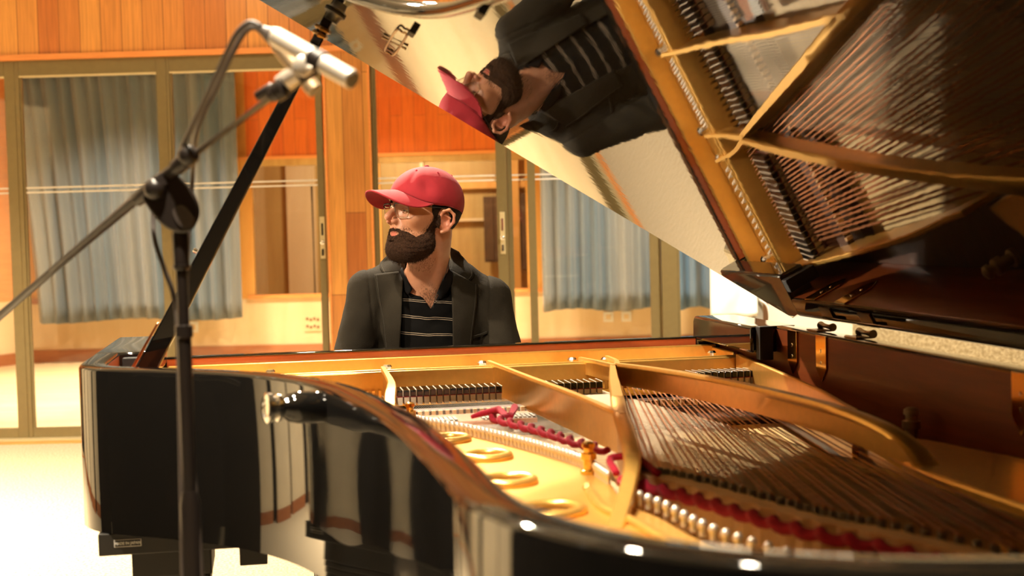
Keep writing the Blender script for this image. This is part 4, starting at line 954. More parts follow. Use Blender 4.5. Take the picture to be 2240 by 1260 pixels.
lips = [(caps((.1065, .0, -.0245), (.094, .021, -.0285), .0052, .003), .003), (caps((.1065, 0, -.0245), (.094, -.021, -.0285), .0052, .003), .003), (caps((.1045, .0, -.0355), (.093, .019, -.0315), .0060, .003), .004), (caps((.1045, 0, -.0355), (.093, -.019, -.0315), .0060, .003), .004)]
lids = [(ell((.0835, s*.0325, .036), (.0125, .0150, .0120)), .005) for s in (1, -1)]
ears_ = []
for s in (1, -1):
    ears_.append((ell((-.008, s*.078, .004), (.020, .012, .029)), .008))
EARR = [((.008, .082, .016), (.002, .089, .031)), ((.002, .089, .031), (-.014, .094, .036)), ((-.014, .094, .036), (-.029, .0965, .022)), ((-.029, .0965, .022), (-.029, .094, .002)), ((-.029, .094, .002), (-.015, .087, -.018)), ((-.015, .086, -.020), (.002, .080, -.026)),
        ((-.006, .086, .020), (-.019, .090, .012)), ((-.019, .090, .012), (-.014, .087, -.008))]
def head(p):
    q = toL(p); far = np.linalg.norm(q-V3(.02, 0, 0), axis=-1) > .24
    v = hd0(q)
    for g, k in hd1: v = smin(v, g(q), k)
    for s in (1, -1): v = smax(v, -ell((.112, s*.034, .034), (.020, .019, .0145))(q), .010)
    for g, k in lips: v = smin(v, g(q), k)
    v = smax(v, -caps((.118, -.02, -.0300), (.118, .02, -.0300), .0085)(q), .004)
    v = smax(v, -ell((.118, 0, -.052), (.016, .02, .007))(q), .01)
    for s in (1, -1):
        v = smax(v, -ell((.1145, s*.0075, -.0045), (.0065, .0035, .0045))(q), .003)
    qa = q.copy(); qa[..., 1] = np.abs(qa[..., 1])
    for g, k in ears_[:1]: v = smin(v, g(qa), k)
    v = smax(v, -ell((-.006, .094, .008), (.0150, .012, .0215))(qa), .005)
    for i, (a, b_) in enumerate(EARR): v = smin(v, caps(a, b_, .0042 if i < 5 else .0050 if i == 5 else .003)(qa), .004)
    v = smin(v, ell((.008, .081, .000), (.0055, .004, .008))(qa), .005)
    return v
NB0 = (.425, 4.085, 1.10)
nk = caps(tuple(toW((-.022, 0, -.03))), NB0, .056, .062)
nk2 = caps(tuple(toW((-.012, .035, -.045))), (.448, 4.035, 1.085), .020, .013)      # neck tendon
torso = [ell((.430, 4.125, .985), (.150, .100, .160)), ell((.430, 4.13, .80), (.140, .105, .20)), ell((.430, 4.17, .60), (.165, .125, .11)), caps((.27, 4.13, 1.075), (.600, 4.14, 1.045), .048)]
SHR, SHL_ = (.262, 4.105, 1.085), (.618, 4.115, 1.048)
ELR, ELL_ = (.178, 4.04, .80), (.665, 4.05, .79)
WRR, WRL = (.235, 3.915, .826), (.585, 3.915, .826)
def limbs(extra=0.0):
    return [caps(SHR, ELR, .044+extra, .036+extra), caps(ELR, WRR, .036+extra, .024+extra), caps(SHL_, ELL_, .044+extra, .036+extra), caps(ELL_, WRL, .036+extra, .024+extra)]
legs_ = [caps((.35, 4.17, .575), (.29, 3.79, .535), .078, .054), caps((.29, 3.79, .535), (.285, 3.74, .12), .050, .032), caps((.285, 3.77, .06), (.285, 3.60, .035), .032, .028),
         caps((.51, 4.17, .575), (.565, 3.79, .535), .078, .054), caps((.565, 3.79, .535), (.57, 3.78, .12), .050, .032), caps((.57, 3.81, .06), (.57, 3.64, .035), .032, .028)]
hands = []
for (w, s) in ((WRR, 1), (WRL, -1)):                   # s: side on which the thumb sits (towards the body middle)
    wx, wy, wz = w; c = (wx+s*.004, wy-.085, wz-.014)
    hands.append((caps((wx, wy, wz), (wx+s*.002, wy-.03, wz-.002), .022, .020), .012))
    for k, (dx, ln) in enumerate(((-.030, .060), (-.010, .076), (.011, .080), (.031, .070))):
        b0 = (wx+s*(dx*.55), wy-.03, wz-.004); b1 = (wx+s*dx, wy-.078, wz-.002)
        hands.append((caps(b0, b1, .015, .0112), .010))
        m1 = (wx+s*dx*1.1, wy-.078-ln*.42, wz-.004); m2 = (wx+s*dx*1.15, wy-.078-ln*.72, wz-.020); m3 = (wx+s*dx*1.15, wy-.078-ln*.83, wz-.037)
        hands += [(caps(b1, m1, .0098, .0086), .003), (caps(m1, m2, .0086, .0078), .003), (caps(m2, m3, .0078, .0068), .003)]
    hands += [(caps((wx+s*.018, wy-.022, wz-.008), (wx+s*.043, wy-.060, wz-.018), .014, .0105), .008), (caps((wx+s*.043, wy-.060, wz-.018), (wx+s*.052, wy-.095, wz-.034), .0100, .0082), .003)]
tor = uni(torso, .05)
jt = uni([ell((.432, 4.125, .985), (.178, .122, .180)), ell((.430, 4.135, .80), (.172, .128, .21)), ell((.430, 4.165, .66), (.180, .135, .12)), caps((.335, 4.125, 1.115), (.530, 4.135, 1.110), .046),
          caps((.33, 4.125, 1.105), SHR, .048, .056), caps((.53, 4.135, 1.10), SHL_, .046, .056)], .035)
jl = [caps((SHR[0], SHR[1], SHR[2]-.005), ELR, .058, .052), caps(ELR, (WRR[0]-.005, WRR[1]+.02, WRR[2]), .050, .036), caps(SHL_, ELL_, .058, .052), caps(ELL_, (WRL[0]+.005, WRL[1]+.02, WRL[2]), .050, .036)]
def jouter(p):
    v = jt(p)
    for g in jl: v = smin(v, g(p), .022)
    x, y, z = p[..., 0], p[..., 1], p[..., 2]
    side_ = np.clip((np.abs(x-.43)-.13)/.04, 0, 1)
    v = v+.0035*np.sin(z*95+x*60+2*np.sin(y*30))*side_*np.clip((.98-z)/.12, 0, 1)+.0016*nz(p, 30, 3)
    # armhole seam
    v = v+.0030*np.exp(-((np.abs(x-.436)-.172-.06*(z-1.05))/.0035)**2)*np.clip((z-.95)/.05, 0, 1)
    return v
def body(p):
    v = tor(p)
    v = smin(v, nk(p), .03); v = smin(v, nk2(p), .015)
    v = smin(v, caps((.445, 4.055, 1.085), (.30, 4.09, 1.10), .010)(p), .02); v = smin(v, caps((.455, 4.055, 1.08), (.58, 4.10, 1.07), .010)(p), .02)
    for g in limbs()+legs_: v = smin(v, g(p), .03)
    m_ = (p[..., 2] < 1.12) & (p[..., 2] > .68) & (p[..., 1] > 3.99) & ((p[..., 1] > 4.12) | (np.abs(p[..., 0]-.43) > .11))
    if m_.any():                                         # the body stays inside the jacket
        v = v.copy(); v[m_] = smax(v[m_], jouter(p[m_])+.0125, .004)
    m_ = (p[..., 1] < 3.96) & (p[..., 2] > .7) & (p[..., 2] < .9)
    if m_.any():
        vv_ = v[m_]; pp = p[m_]
        for g, k in hands: vv_ = smin(vv_, g(pp), k)
        v = v.copy(); v[m_] = vv_
    m_ = p[..., 2] > 1.04
    if m_.any():
        v = v.copy(); v[m_] = smin(v[m_], head(p[m_]), .014)
    return v
# skin: warmer on lips and ears, stubble shade on the neck, chest hair
def skin_mat():
    m, t, b, N, L = nt('skin')
    tc = N('ShaderNodeTexCoord'); no = N('ShaderNodeTexNoise'); no.inputs['Scale'].default_value = 35; L(tc.outputs['Object'], no.inputs['Vector'])
    r = N('ShaderNodeValToRGB'); r.color_ramp.elements[0].position = .3; r.color_ramp.elements[1].position = .7
    r.color_ramp.elements[0].color = (.46, .20, .11, 1); r.color_ramp.elements[1].color = (.54, .26, .15, 1); L(no.outputs[0], r.inputs[0])
    def blob(c, rad, col, prev, amt=1.0):
        d = N('ShaderNodeVectorMath'); d.operation = 'DISTANCE'; L(tc.outputs['Object'], d.inputs[0]); d.inputs[1].default_value = tuple(c)
        mr = N('ShaderNodeMapRange'); mr.inputs[1].default_value = rad*.55; mr.inputs[2].default_value = rad; mr.inputs[3].default_value = amt; mr.inputs[4].default_value = 0; L(d.outputs['Value'], mr.inputs[0])
        mx = N('ShaderNodeMix'); mx.data_type = 'RGBA'; L(mr.outputs[0], mx.inputs['Factor']); L(prev, mx.inputs['A']); mx.inputs['B'].default_value = rgb(col); return mx.outputs['Result']
    p_ = r.outputs[0]
    p_ = blob(toW((.106, 0, -.028)), .020, (.40, .085, .06), p_, .95); p_ = blob(toW((-.008, .088, .004)), .034, (.60, .20, .13), p_, .55); p_ = blob(toW((.122, 0, .010)), .02, (.56, .2, .13), p_, .5)
    # hair on the chest
    n2 = N('ShaderNodeTexNoise'); n2.inputs['Scale'].default_value = 420; n2.inputs['Detail'].default_value = 3; mp = N('ShaderNodeMapping'); mp.inputs['Scale'].default_value = (1, 1, .35); L(tc.outputs['Object'], mp.inputs[0]); L(mp.outputs[0], n2.inputs['Vector'])
    d = N('ShaderNodeVectorMath'); d.operation = 'DISTANCE'; L(tc.outputs['Object'], d.inputs[0]); d.inputs[1].default_value = (.435, 4.03, 1.045)
    mr = N('ShaderNodeMapRange'); mr.inputs[1].default_value = .03; mr.inputs[2].default_value = .075; mr.inputs[3].default_value = .13; mr.inputs[4].default_value = -.2; L(d.outputs['Value'], mr.inputs[0])
    ad = N('ShaderNodeMath'); ad.operation = 'ADD'; L(n2.outputs[0], ad.inputs[0]); L(mr.outputs[0], ad.inputs[1])
    m3 = N('ShaderNodeMapRange'); m3.inputs[1].default_value = .50; m3.inputs[2].default_value = .72; m3.inputs[4].default_value = .75; L(ad.outputs[0], m3.inputs[0])
    mx = N('ShaderNodeMix'); mx.data_type = 'RGBA'; L(m3.outputs[0], mx.inputs['Factor']); L(p_, mx.inputs['A']); mx.inputs['B'].default_value = (.09, .04, .02, 1)
    L(mx.outputs['Result'], b.inputs['Base Color']); b.inputs['Roughness'].default_value = .45; b.inputs['Subsurface Weight'].default_value = .12; b.inputs['Subsurface Radius'].default_value = (.012, .004, .002); b.inputs['Subsurface Scale'].default_value = 1.0
    return m
M['skin'] = skin_mat()
PER = sobj('person', body, (.08, 3.52, 0.0), (.76, 4.32, 1.46), .0030, M['skin'])
tag(PER, 'seated pianist in dark jacket and striped shirt at the keyboard, looking to the left', 'person')
# ---- beard and hair
M['hair'] = plain('dark_brown_hair', (.020, .010, .005), .85, 0, 1.3, .3, 300, .5, 700)
M['hair2'] = plain('brown_beard_hair', (.034, .015, .007), .9, 0, 1.25, .5, 260, .6, 700)
def beard(p):
    q = toL(p); f_, l_, z = q[..., 0], np.abs(q[..., 1]), q[..., 2]
    th_ = .0050+.0018*nz(q, 210, 1)+.0012*nz(q, 480, 3)
    lower = np.clip((-z-.03)/.05, 0, 1); v = head(p)-th_-.006*lower*np.clip(f_/.05, 0, 1)
    # cheek line from the sideburn to the moustache
    line = np.interp(f_, [.004, .020, .045, .070, .090, .112], [.050, .016, -.024, -.038, -.022, -.011]).astype(np.float32)
    line = line+.0035*nz(q, 300, 7)
    edge_ = (line-z)*.8; v = v+.0062*(1-np.clip(edge_/.016, 0, 1))
    v = smax(v, -edge_, .003)
    v = smax(v, -(f_-.010-.010*np.clip((-z-.02)/.05, 0, 1)*0-.0*z), .006)                   # nothing behind the ear line
    v = smax(v, -(z+.112), .008)
    v = smax(v, -(ell((.110, 0, -.0305), (.020, .025, .0070))(q)), .003)     # mouth
    v = smax(v, -(ell((.115, 0, .006), (.030, .022, .0125))(q)), .003)      # nose
    return v
bw = toW((.05, 0, -.03))
BRD = sobj('beard', beard, bw-.13, bw+.13, .0020, M['hair2'], PER)
def tufts(o, n_, ln, mat, seed, down=.6, cond=None):
    rnd = random.Random(seed); me = o.data; bm = bmesh.new(); vs = me.vertices; N_ = len(vs); c = 0
    while c < n_:
        v = vs[rnd.randrange(N_)]; nn = v.normal
        if cond and not cond(v.co): c += 1; continue
        d = (nn*.5+Vector((rnd.gauss(0, .35), rnd.gauss(0, .35), -down+rnd.gauss(0, .3)))).normalized(); L = ln*rnd.uniform(.5, 1.2)
        s_ = d.cross(nn); s_ = (s_ if s_.length > .1 else Vector((1, 0, 0))).normalized()*.00035
        p0 = v.co-nn*.0015; p1 = p0+d*L*.6; p2 = p1+(d+Vector((0, 0, -.3)))*L*.4
        a = bm.verts.new(p0-s_); b_ = bm.verts.new(p0+s_); c1 = bm.verts.new(p1+s_*.7); c0 = bm.verts.new(p1-s_*.7); e_ = bm.verts.new(p2)
        bm.faces.new((a, b_, c1, c0)); bm.faces.new((c0, c1, e_)); c += 1
    me2 = bpy.data.meshes.new('t'); bm.to_mesh(me2); bm.free()
    bm = bmesh.new(); bm.from_mesh(me); bm.from_mesh(me2); bm.to_mesh(me); bm.free(); bpy.data.meshes.remove(me2)
tufts(BRD, 9000, .008, None, 5)
def fringe(src, dst, n_, seed):
    rnd = random.Random(seed); co = np.zeros(len(src.data.vertices)*3, np.float32); src.data.vertices.foreach_get('co', co); co = co.reshape(-1, 3)
    no = np.array([v.normal[:] for v in src.data.vertices]) if False else None
    q = toL(co); line = np.interp(q[:, 0], [.004, .020, .045, .070, .090, .112], [.050, .016, -.024, -.038, -.022, -.011])
    dz = q[:, 2]-line; ok = np.where((q[:, 0] > .0) & (q[:, 0] < .10) & (dz > -.012) & (dz < .014) & (co[:, 2] > 1.1))[0]
    low = np.where((q[:, 0] > -.01) & (q[:, 0] < .09) & (q[:, 2] > -.135) & (q[:, 2] < -.095) & (co[:, 2] > 1.08))[0]
    bm = bmesh.new()
    for k in range(n_):
        v = src.data.vertices[int(rnd.choice(ok if k % 3 else low))]; d_ = max(0, float(toL(np.array(v.co[:])[None])[0][2]-np.interp(float(toL(np.array(v.co[:])[None])[0][0]), [.004, .020, .045, .070, .090, .112], [.050, .016, -.024, -.038, -.022, -.011])))
        if k % 3 and rnd.random() < d_/.014: continue
        nn = v.normal; d = (nn*.35+Vector((rnd.gauss(0, .3), rnd.gauss(0, .3), -.9))).normalized(); L = rnd.uniform(.003, .007)
        s_ = d.cross(nn); s_ = (s_ if s_.length > .1 else Vector((1, 0, 0))).normalized()*.0003
        p0 = v.co+Vector((rnd.gauss(0, .001), rnd.gauss(0, .001), rnd.gauss(0, .001))); p1 = p0+d*L
        bm.faces.new((bm.verts.new(p0-s_), bm.verts.new(p0+s_), bm.verts.new(p1)))
    me2 = bpy.data.meshes.new('t'); bm.to_mesh(me2); bm.free()
    bm = bmesh.new(); bm.from_mesh(dst.data); bm.from_mesh(me2); bm.to_mesh(dst.data); bm.free(); bpy.data.meshes.remove(me2)
fringe(PER, BRD, 5200, 11)
def hair(p):
    q = toL(p); f_, l_, z = q[..., 0], np.abs(q[..., 1]), q[..., 2]
    v = ell((-.006, 0, .050), (.1055, .0845, .094))(q)-.0012*nz(q, 200, 2)
    v = np.minimum(v, smax(head(p)-.0055-.0012*nz(q, 230, 4), z+.0, .01)+.0*z)
    v = smax(v, f_-.030+np.clip(.03-z, 0, .1)*.55, .004); v = smax(v, -(z+.052-.25*np.clip(-f_-.03, -.02, .05)*0), .006); v = smax(v, z-.085, .003)
    v = smax(v, -(ell((-.010, .088, .003), (.029, .026, .042))(np.abs(q*V3(0, 1, 0))+q*V3(1, 0, 1))), .003)
    # behind and under the ear only the nape carries hair
    v = smax(v, np.where(z < .0, f_+.020, -1).astype(np.float32), .004)
    return v
HAI = sobj('hair', hair, HC-.14, HC+.14, .0022, M['hair'], PER); tufts(HAI, 3500, .006, None, 6)
# eyebrows
for s in (1, -1):
    bm = bmesh.new(); rnd = random.Random(9+s)
    for k in range(130):
        u_ = rnd.random(); base = toW((.0985-.017*u_**1.6, s*(.012+.038*u_), .0535+.006*math.sin(u_*2.6)+rnd.uniform(-.0025, .0025))); d = RM @ np.array([.25, s*.8, .25+rnd.uniform(-.3, .3)])
        p0 = Vector(base); p1 = p0+Vector(d)*.007
        tube(bm, [p0, p1], [.0005, .0002], 4)
    finish('eyebrow', bm, M['hair'], PER, 60)
# eyes
for s in (1, -1):
    bm = bmesh.new(); bmesh.ops.create_uvsphere(bm, u_segments=24, v_segments=16, radius=.0118); bmesh.ops.translate(bm, vec=Vector(toW((.0845, s*.0325, .0335))), verts=bm.verts)
    ey_ = finish('eye', bm, M['ivory'], PER, 180); fwd_e = Vector(RM @ np.array([.97, .10, .0]))
    bm = bmesh.new(); lathe_on(bm, Vector(toW((.0845, s*.0325, .0335)))+fwd_e*.0106, fwd_e, [(0, .0055), (.0012, .0048), (.0018, .002)], 16); finish('iris', bm, M['darkwood'], ey_, 60)
    # lids
    bm = bmesh.new(); c0 = np.array((.0845, s*.0325, .0335))
    for sg_, e0 in ((1, .30), (-1, -.42)):
        pts = [toW(c0+np.array([.0132*math.cos(a)*math.cos(e0), .0132*math.sin(a), .0132*math.sin(e0)*math.cos(a)**.5])) for a in np.linspace(-1.25, 1.25, 12)]
        tube(bm, pts, .0022 if sg_ > 0 else .0016, 6)
    finish('eyelid', bm, M['skin'], PER, 180)
# ---- glasses (their own thing)
GL = empty('eyeglasses', Vector(toW((.10, 0, .034))), 'rectangular metal-framed eyeglasses worn by the pianist', 'glasses')
IG = Matrix.Translation(-GL.location)
def gf(name, bm, mat, parent=None, smooth=60):
    bmesh.ops.transform(bm, matrix=IG, verts=bm.verts); return finish(name, bm, mat, parent or GL, smooth)
def lens(s, u_, v):      # point on the lens plane, u across 0..1 from nose, v up -1..1
    return toW((.1105-.012*u_**1.5+.002*v, s*(.0090+.0520*u_), .0325+.0195*v))
for s in (1, -1):
    rim = [(.06, .95), (.5, 1.02), (.98, .95), (1.0, .5), (.97, -.3), (.88, -.9), (.70, -1.0), (.40, -1.0), (.18, -.88), (.06, -.2), (.02, .5)]
    rc = catmull([tuple(lens(s, a, b_)) for a, b_ in rim], 5, True)
    bm = bmesh.new(); tube(bm, rc+[rc[0]], .0011, 8); rm = gf('rim', bm, M['chrome'])
    top = catmull([tuple(lens(s, a, b_)) for a, b_ in ((.0, .55), (.06, .97), (.5, 1.04), (.98, .97), (1.0, .5))], 6); bm = bmesh.new(); tube(bm, top, .0018, 8); gf('brow_bar', bm, M['satin'])
    bm = bmesh.new(); vs = [bm.verts.new(p) for p in rc]; bm.faces.new(vs); vs2 = [bm.verts.new(Vector(p)+Vector(HF)*.0012) for p in rc]; bm.faces.new(vs2); gf('lens', bm, M['lensglass'])
    bm = bmesh.new(); tube(bm, [toW((.098, s*.0615, .047)), toW((.090, s*.072, .046)), toW((.075, s*.0765, .045))], .0016, 8); gf('hinge', bm, M['chrome'])
    bm = bmesh.new(); tube(bm, catmull([tuple(toW(q)) for q in ((.075, s*.0765, .045), (.04, s*.082, .043), (.008, s*.088, .041), (-.012, s*.0885, .036), (-.024, s*.086, .018))], 6), .0014, 8); gf('temple', bm, M['satin'])
bm = bmesh.new(); tube(bm, catmull([tuple(toW(q)) for q in ((.1105, .009, .043), (.1145, 0, .046), (.1105, -.009, .043))], 5), .0014, 8); gf('bridge', bm, M['chrome'])
# ---- cap
M['cap'] = plain('crimson_cotton', (.27, .010, .018), .85, 0, 1.4, .05, 60, .15, 900, sheen=.04)
CAP = empty('baseball_cap', Vector(toW((0, 0, .1))), 'crimson cotton baseball cap with a curved visor on the pianist', 'cap'); IC = Matrix.Translation(-CAP.location)
def cf(name, bm, mat, smooth=60, parent=None):
    bmesh.ops.transform(bm, matrix=IC, verts=bm.verts); return finish(name, bm, mat, parent or CAP, smooth)
CC = np.array([-.003, 0, .060]); CR = np.array([.1135, .0925, .1000])
def seamz(a):            # height of the lower edge by direction angle a from the front
    c = math.cos(a); return .044+.046*max(0, c)**2.4-.020*max(0, -c) + .003*math.sin(a)**2
def capP(a, t_, off=0):
    z0 = seamz(a); zt_ = (z0-CC[2])/CR[2]; e0 = math.asin(max(-.95, min(.95, zt_))); e_ = e0+(math.pi/2-e0)*t_
    r_ = 1+off; pan = .012*abs(math.sin(3*a+.0))**.5*math.sin(math.pi*min(1, t_*1.0)) 
    dent = -.075*math.exp(-((a-1.05)/.20)**2-((t_-.30)/.13)**2) - .03*math.exp(-((a-.55)/.12)**2-((t_-.38)/.2)**2) + .035*math.exp(-((a-1.35)/.2)**2-((t_-.12)/.10)**2)
    r_ += pan*.6-.004+dent
    fl = 1.0 if math.cos(a) < 0 else 1+.02*math.sin(math.pi*t_)
    return toW(CC+CR*np.array([math.cos(e_)*math.cos(a)*r_*fl, math.cos(e_)*math.sin(a)*r_, math.sin(e_)*r_]))
bm = bmesh.new(); g = []; NA = 120; NT = 26
for j in range(NT): g.append([bm.verts.new(capP(2*math.pi*i/NA, j/NT)) for i in range(NA)])
tp = bm.verts.new(capP(0, 1.0))
for j in range(NT-1):
    for i in range(NA): bm.faces.new((g[j][i], g[j][(i+1) % NA], g[j+1][(i+1) % NA], g[j+1][i]))
for i in range(NA): bm.faces.new((g[-1][i], g[-1][(i+1) % NA], tp))
o = cf('crown', bm, M['cap'], 180); md = o.modifiers.new('t', 'SOLIDIFY'); md.thickness = .0025; md.offset = -1
bm = bmesh.new(); lathe_on(bm, Vector(capP(0, 1.0))-Vector(HU)*.001, Vector(HU), [(0, .0075), (.003, .007), (.005, .004), (.0055, .001)], 14); cf('top_button', bm, M['cap'])
bm = bmesh.new()
for (a, t_) in ((.52, .62), (1.57, .62), (-.52, .62), (2.6, .62)): ring(bm, capP(a, t_, .004), Vector(capP(a, t_, .2))-Vector(capP(a, t_)), .0028, .0007, 12, 6)
cf('eyelet', bm, M['redfelt'])
bm = bmesh.new(); g = []
for j in range(15):
    v = j/14; row = []
    for i in range(41):
        u_ = i/20-1; a = u_*1.22; e_ = toL(np.array(capP(a, 0.0))[None])[0].astype(float)
        ext = (1-abs(u_)**2.2)**.85*.080*v
        q = e_+np.array([ext*1.0+.004, e_[1]*.10*v, 0]); q[2] += -.004*v**1.2-.034*v*(u_*u_)*(1-abs(u_)**5)
        q[2] += .004*v*u_*u_
        row.append(bm.verts.new(toW(q)))
    g.append(row)
for j in range(14):
    for i in range(40): bm.faces.new((g[j][i], g[j][i+1], g[j+1][i+1], g[j+1][i]))
bmesh.ops.remove_doubles(bm, verts=bm.verts, dist=.00005)
o = cf('visor', bm, M['cap'], 180); md = o.modifiers.new('t', 'SOLIDIFY'); md.thickness = .004; md.offset = 0
# ---- shirt, jacket, trousers, shoes
def stripes():
    m, t, b, N, L = nt('striped_black_shirt')
    tc = N('ShaderNodeTexCoord'); sp = N('ShaderNodeSeparateXYZ'); L(tc.outputs['Object'], sp.inputs[0])
    no = N('ShaderNodeTexNoise'); no.inputs['Scale'].default_value = 9; L(tc.outputs['Object'], no.inputs['Vector'])
    s1 = N('ShaderNodeMath'); s1.operation = 'MULTIPLY_ADD'; L(no.outputs[0], s1.inputs[0]); s1.inputs[1].default_value = .022; L(sp.outputs[2], s1.inputs[2])
    x1 = N('ShaderNodeMath'); x1.operation = 'MULTIPLY_ADD'; L(sp.outputs[0], x1.inputs[0]); x1.inputs[1].default_value = .10; L(s1.outputs[0], x1.inputs[2])
    dv = N('ShaderNodeMath'); dv.operation = 'DIVIDE'; L(x1.outputs[0], dv.inputs[0]); dv.inputs[1].default_value = .047
    fr_ = N('ShaderNodeMath'); fr_.operation = 'FRACT'; L(dv.outputs[0], fr_.inputs[0])
    outs = []
    for c in (.44, .55):
        a = N('ShaderNodeMath'); a.operation = 'COMPARE'; L(fr_.outputs[0], a.inputs[0]); a.inputs[1].default_value = c; a.inputs[2].default_value = .014; outs.append(a)
    ad = N('ShaderNodeMath'); ad.operation = 'MAXIMUM'; L(outs[0].outputs[0], ad.inputs[0]); L(outs[1].outputs[0], ad.inputs[1])
    mx = N('ShaderNodeMix'); mx.data_type = 'RGBA'; L(ad.outputs[0], mx.inputs['Factor']); mx.inputs['A'].default_value = (.004, .0035, .003, 1); mx.inputs['B'].default_value = (.50, .38, .27, 1)
    L(mx.outputs['Result'], b.inputs['Base Color']); b.inputs['Roughness'].default_value = .85; b.inputs['IOR'].default_value = 1.2; return m
M['shirt'] = stripes(); M['shirtblack'] = plain('black_shirt_cotton', (.006, .005, .005), .85, 0, 1.2, .1)
M['jacket'] = plain('faded_black_cotton', (.022, .0175, .0115), .9, 0, 1.22, .22, 9, .25, 500)
M['stitch'] = plain('pale_stitching', (.13, .12, .10), .9)
def vneck(p):                                          # negative inside the open collar
    x, y, z = p[..., 0], p[..., 1], p[..., 2]
    c = .432+.0*z; w_ = (z-1.028)*.62
    return np.maximum(np.abs(x-c)-w_, y-4.09)*.85
def shirt(p):
    v = smin(tor(p), caps((.445, 4.085, 1.06), (.43, 4.10, 1.125), .068)(p), .03)-.006-.0015*nz(p*V3(1, 1, 1.6), 26, 2)
    v = smax(v, -vneck(p), .004); v = smax(v, p[..., 2]-1.135, .003); v = smax(v, .62-p[..., 2], .003)
    return v
def shirt_in(p): return smax(shirt(p), jouter(p)+.0125, .003)
o = sobj('shirt', shirt_in, (.24, 3.99, .60), (.62, 4.27, 1.16), .0035, M['shirt'], PER)
def jopen(p):
    x, y, z = p[..., 0], p[..., 1], p[..., 2]
    xl = np.interp(z, [.70, .90, 1.02, 1.12, 1.20], [.340, .343, .346, .352, .37]); xr = np.interp(z, [.70, .90, 1.02, 1.12, 1.20], [.500, .496, .494, .490, .488])
    return np.maximum(np.maximum(xl-x, x-xr), y-4.13).astype(np.float32)
nhole = caps((.430, 4.09, 1.05), (.424, 4.085, 1.25), .066, .070)
def jacket(p):
    o_ = jouter(p); v = np.maximum(o_, -(o_+.009)); v = smax(v, -jopen(p), .003); v = smax(v, -nhole(p), .004)
    for w in (WRR, WRL): pass
    v = smax(v, 3.925-p[..., 1], .002); v = smax(v, .585-p[..., 2], .003)
    return v
JK = sobj('jacket', jacket, (.08, 3.90, .56), (.76, 4.33, 1.20), .0034, M['jacket'], PER)
# collar and lapels: cloth laid on the jacket front
def trace(f, x, y, lift=.0):
    d = np.array(ray(x, y)); d /= np.linalg.norm(d); o_ = np.array((0, 0, CZ)); t_ = 3.7
    best = (9., 3.9)                                     # grazing rays take the nearest approach
    for _ in range(70):
        v = float(f((o_+d*t_)[None].astype(np.float32))[0])
        if v < best[0]-.0005: best = (v, t_)
        if v < .0004: best = (v, t_); break
        t_ += max(v*.8, .001)
        if t_ > 4.4: break
    return o_+d*(best[1]-lift)
def patch(name, A_, B_, f, lift, mat, nu=14, nv=30, thick=.0035, parent=PER, edge_lift=0.003):
    ca = catmull(A_, 12); cb_ = catmull(B_, 12); bm = bmesh.new(); g = []; prev = None
    for j in range(nv+1):
        a = np.array(ca[int(round(j/nv*(len(ca)-1)))]); b_ = np.array(cb_[int(round(j/nv*(len(cb_)-1)))]); row = []
        for i in range(nu+1):
            q = a+(b_-a)*i/nu; P_ = trace(f, q[0], q[1], lift+edge_lift*math.sin(math.pi*i/nu)); row.append(P_)
        g.append(row)
    arr = np.array(g)
    for it in range(6):                                 # relax so that no vertex dives into a fold
        ar = arr.copy(); ar[1:-1] = .25*arr[:-2]+.5*arr[1:-1]+.25*arr[2:]; ar[:, 1:-1] = .25*ar[:, :-2]+.5*ar[:, 1:-1]+.25*ar[:, 2:]; arr = ar
    vs = [[bm.verts.new(p) for p in row] for row in arr]
    for j in range(nv):
        for i in range(nu): bm.faces.new((vs[j][i], vs[j][i+1], vs[j+1][i+1], vs[j+1][i]))
    o = finish(name, bm, mat, parent, 180); md = o.modifiers.new('t', 'SOLIDIFY'); md.thickness = thick; md.offset = 0
    return o, arr
def jfront(p): return smax(jouter(p), -nhole(p), .004)
def stitchline(arr, i, mat, par):
    bm = bmesh.new(); P_ = [Vector(r_[i])-fw*.0026 for r_ in arr]; 
    for k in range(len(P_)-1):
        for q in range(2):
            a = P_[k].lerp(P_[k+1], q*.5+.05); b_ = P_[k].lerp(P_[k+1], q*.5+.33); tube(bm, [a, b_], .00055, 4)
    finish('stitching', bm, mat, par)
o, arr = patch('lapel', [(884, 592), (880, 640), (878, 700), (873, 775)], [(819, 600), (826, 650), (836, 700), (845, 775)], jfront, .006, M['jacket']); stitchline(arr, 13, M['stitch'], o)
o, arr = patch('lapel', [(985, 590), (988, 640), (990, 700), (991, 775)], [(1045, 624), (1043, 665), (1036, 715), (1029, 775)], jfront, .006, M['jacket']); stitchline(arr, 13, M['stitch'], o)
o, arr = patch('collar', [(868, 553), (880, 566), (885, 580), (886, 594)], [(851, 556), (836, 570), (829, 582), (838, 597)], jfront, .006, M['jacket'], 10, 16, .003, PER, .001); stitchline(arr, 9, M['stitch'], o)
o, arr = patch('collar', [(984, 540), (985, 558), (986, 575), (987, 592)], [(1003, 551), (1022, 574), (1040, 600), (1026, 616)], jfront, .006, M['jacket'], 10, 16, .003, PER, .001); stitchline(arr, 9, M['stitch'], o)
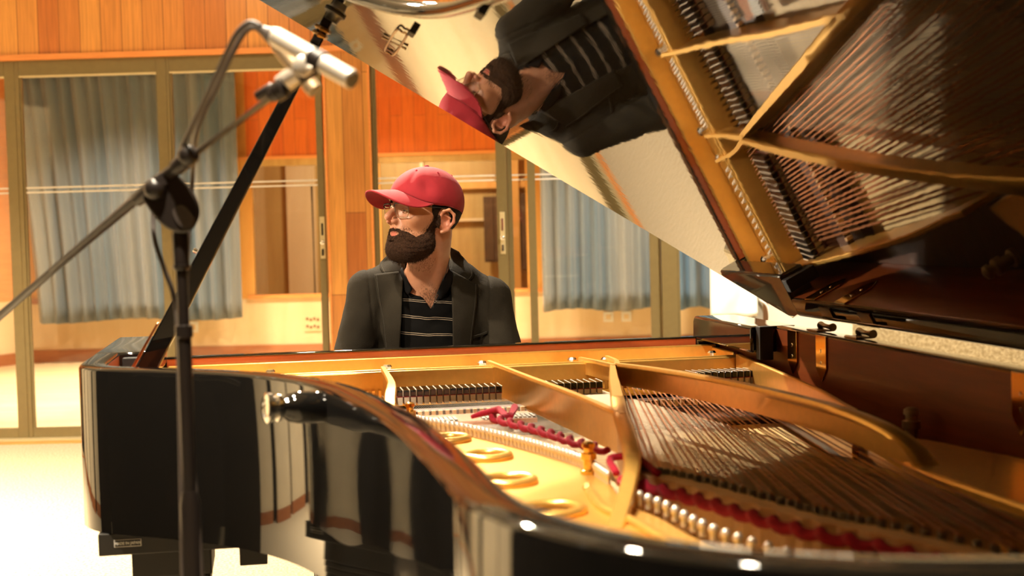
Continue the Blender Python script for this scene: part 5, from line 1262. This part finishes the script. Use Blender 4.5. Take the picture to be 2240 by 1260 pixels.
o, arr = patch('breast_pocket_welt', [(1034, 735), (1050, 731), (1066, 724)], [(1034, 741), (1050, 737), (1066, 730)], jfront, .003, M['jacket'], 4, 10, .002); stitchline(arr, 0, M['stitch'], o)
def stf(p): return smin(tor(p), caps((.445, 4.085, 1.06), (.43, 4.10, 1.125), .068)(p), .03)-.006
patch('shirt_collar', [(880, 585), (884, 600), (893, 618), (902, 632)], [(868, 600), (874, 615), (880, 630), (893, 646)], stf, .007, M['shirtblack'], 6, 10, .003)
patch('shirt_collar', [(978, 585), (974, 600), (966, 618), (956, 640)], [(992, 595), (990, 612), (986, 630), (964, 655)], stf, .007, M['shirtblack'], 6, 10, .003)
bm = bmesh.new(); tube(bm, catmull([tuple(trace(body, x, y, .007)) for x, y in ((984, 565), (978, 590), (968, 615), (955, 645), (947, 672))], 8), .0013, 6); finish('neck_cord', bm, M['satin'], PER, 60)
def trousers(p):
    v = smin(ell((.430, 4.17, .60), (.170, .130, .115))(p), legs_[0](p), .04)
    for g in (legs_[1], legs_[3], legs_[4]): v = smin(v, g(p), .03)
    v = v-.008-.001*nz(p, 30, 1); return smax(smax(v, .11-p[..., 2], .003), p[..., 2]-.66, .003)
M['trouser'] = plain('dark_denim', (.02, .022, .03), .85, 0, 1.4, .1)
sobj('trousers', trousers, (.18, 3.66, .08), (.68, 4.33, .70), .006, M['trouser'], PER)
for (x, y) in ((.285, 3.60), (.57, 3.64)):
    f_ = uni([caps((x, y+.17, .06), (x, y, .036), .040, .034), caps((x, y+.17, .07), (x, y+.15, .12), .036, .038), ell((x, y+.075, .018), (.044, .125, .018))], .02)
    sobj('shoe', f_, (x-.07, y-.08, -.002), (x+.07, y+.25, .18), .005, M['satin'], PER)
# ---- bench
BE = empty('piano_bench', (.43, 4.22, 0), 'black upholstered piano bench under the pianist', 'bench')
boxo('seat_cushion', (-.36, -.17, .435), (.36, .17, .482), M['satin'], BE, .012); boxo('seat_frame', (-.35, -.16, .36), (.35, .16, .434), M['black'], BE, .004)
for a in (-.32, .32):
    for b_ in (-.13, .13): boxo('leg', (a-.025, b_-.025, 0), (a+.025, b_+.025, .3599), M['black'], BE, .003)
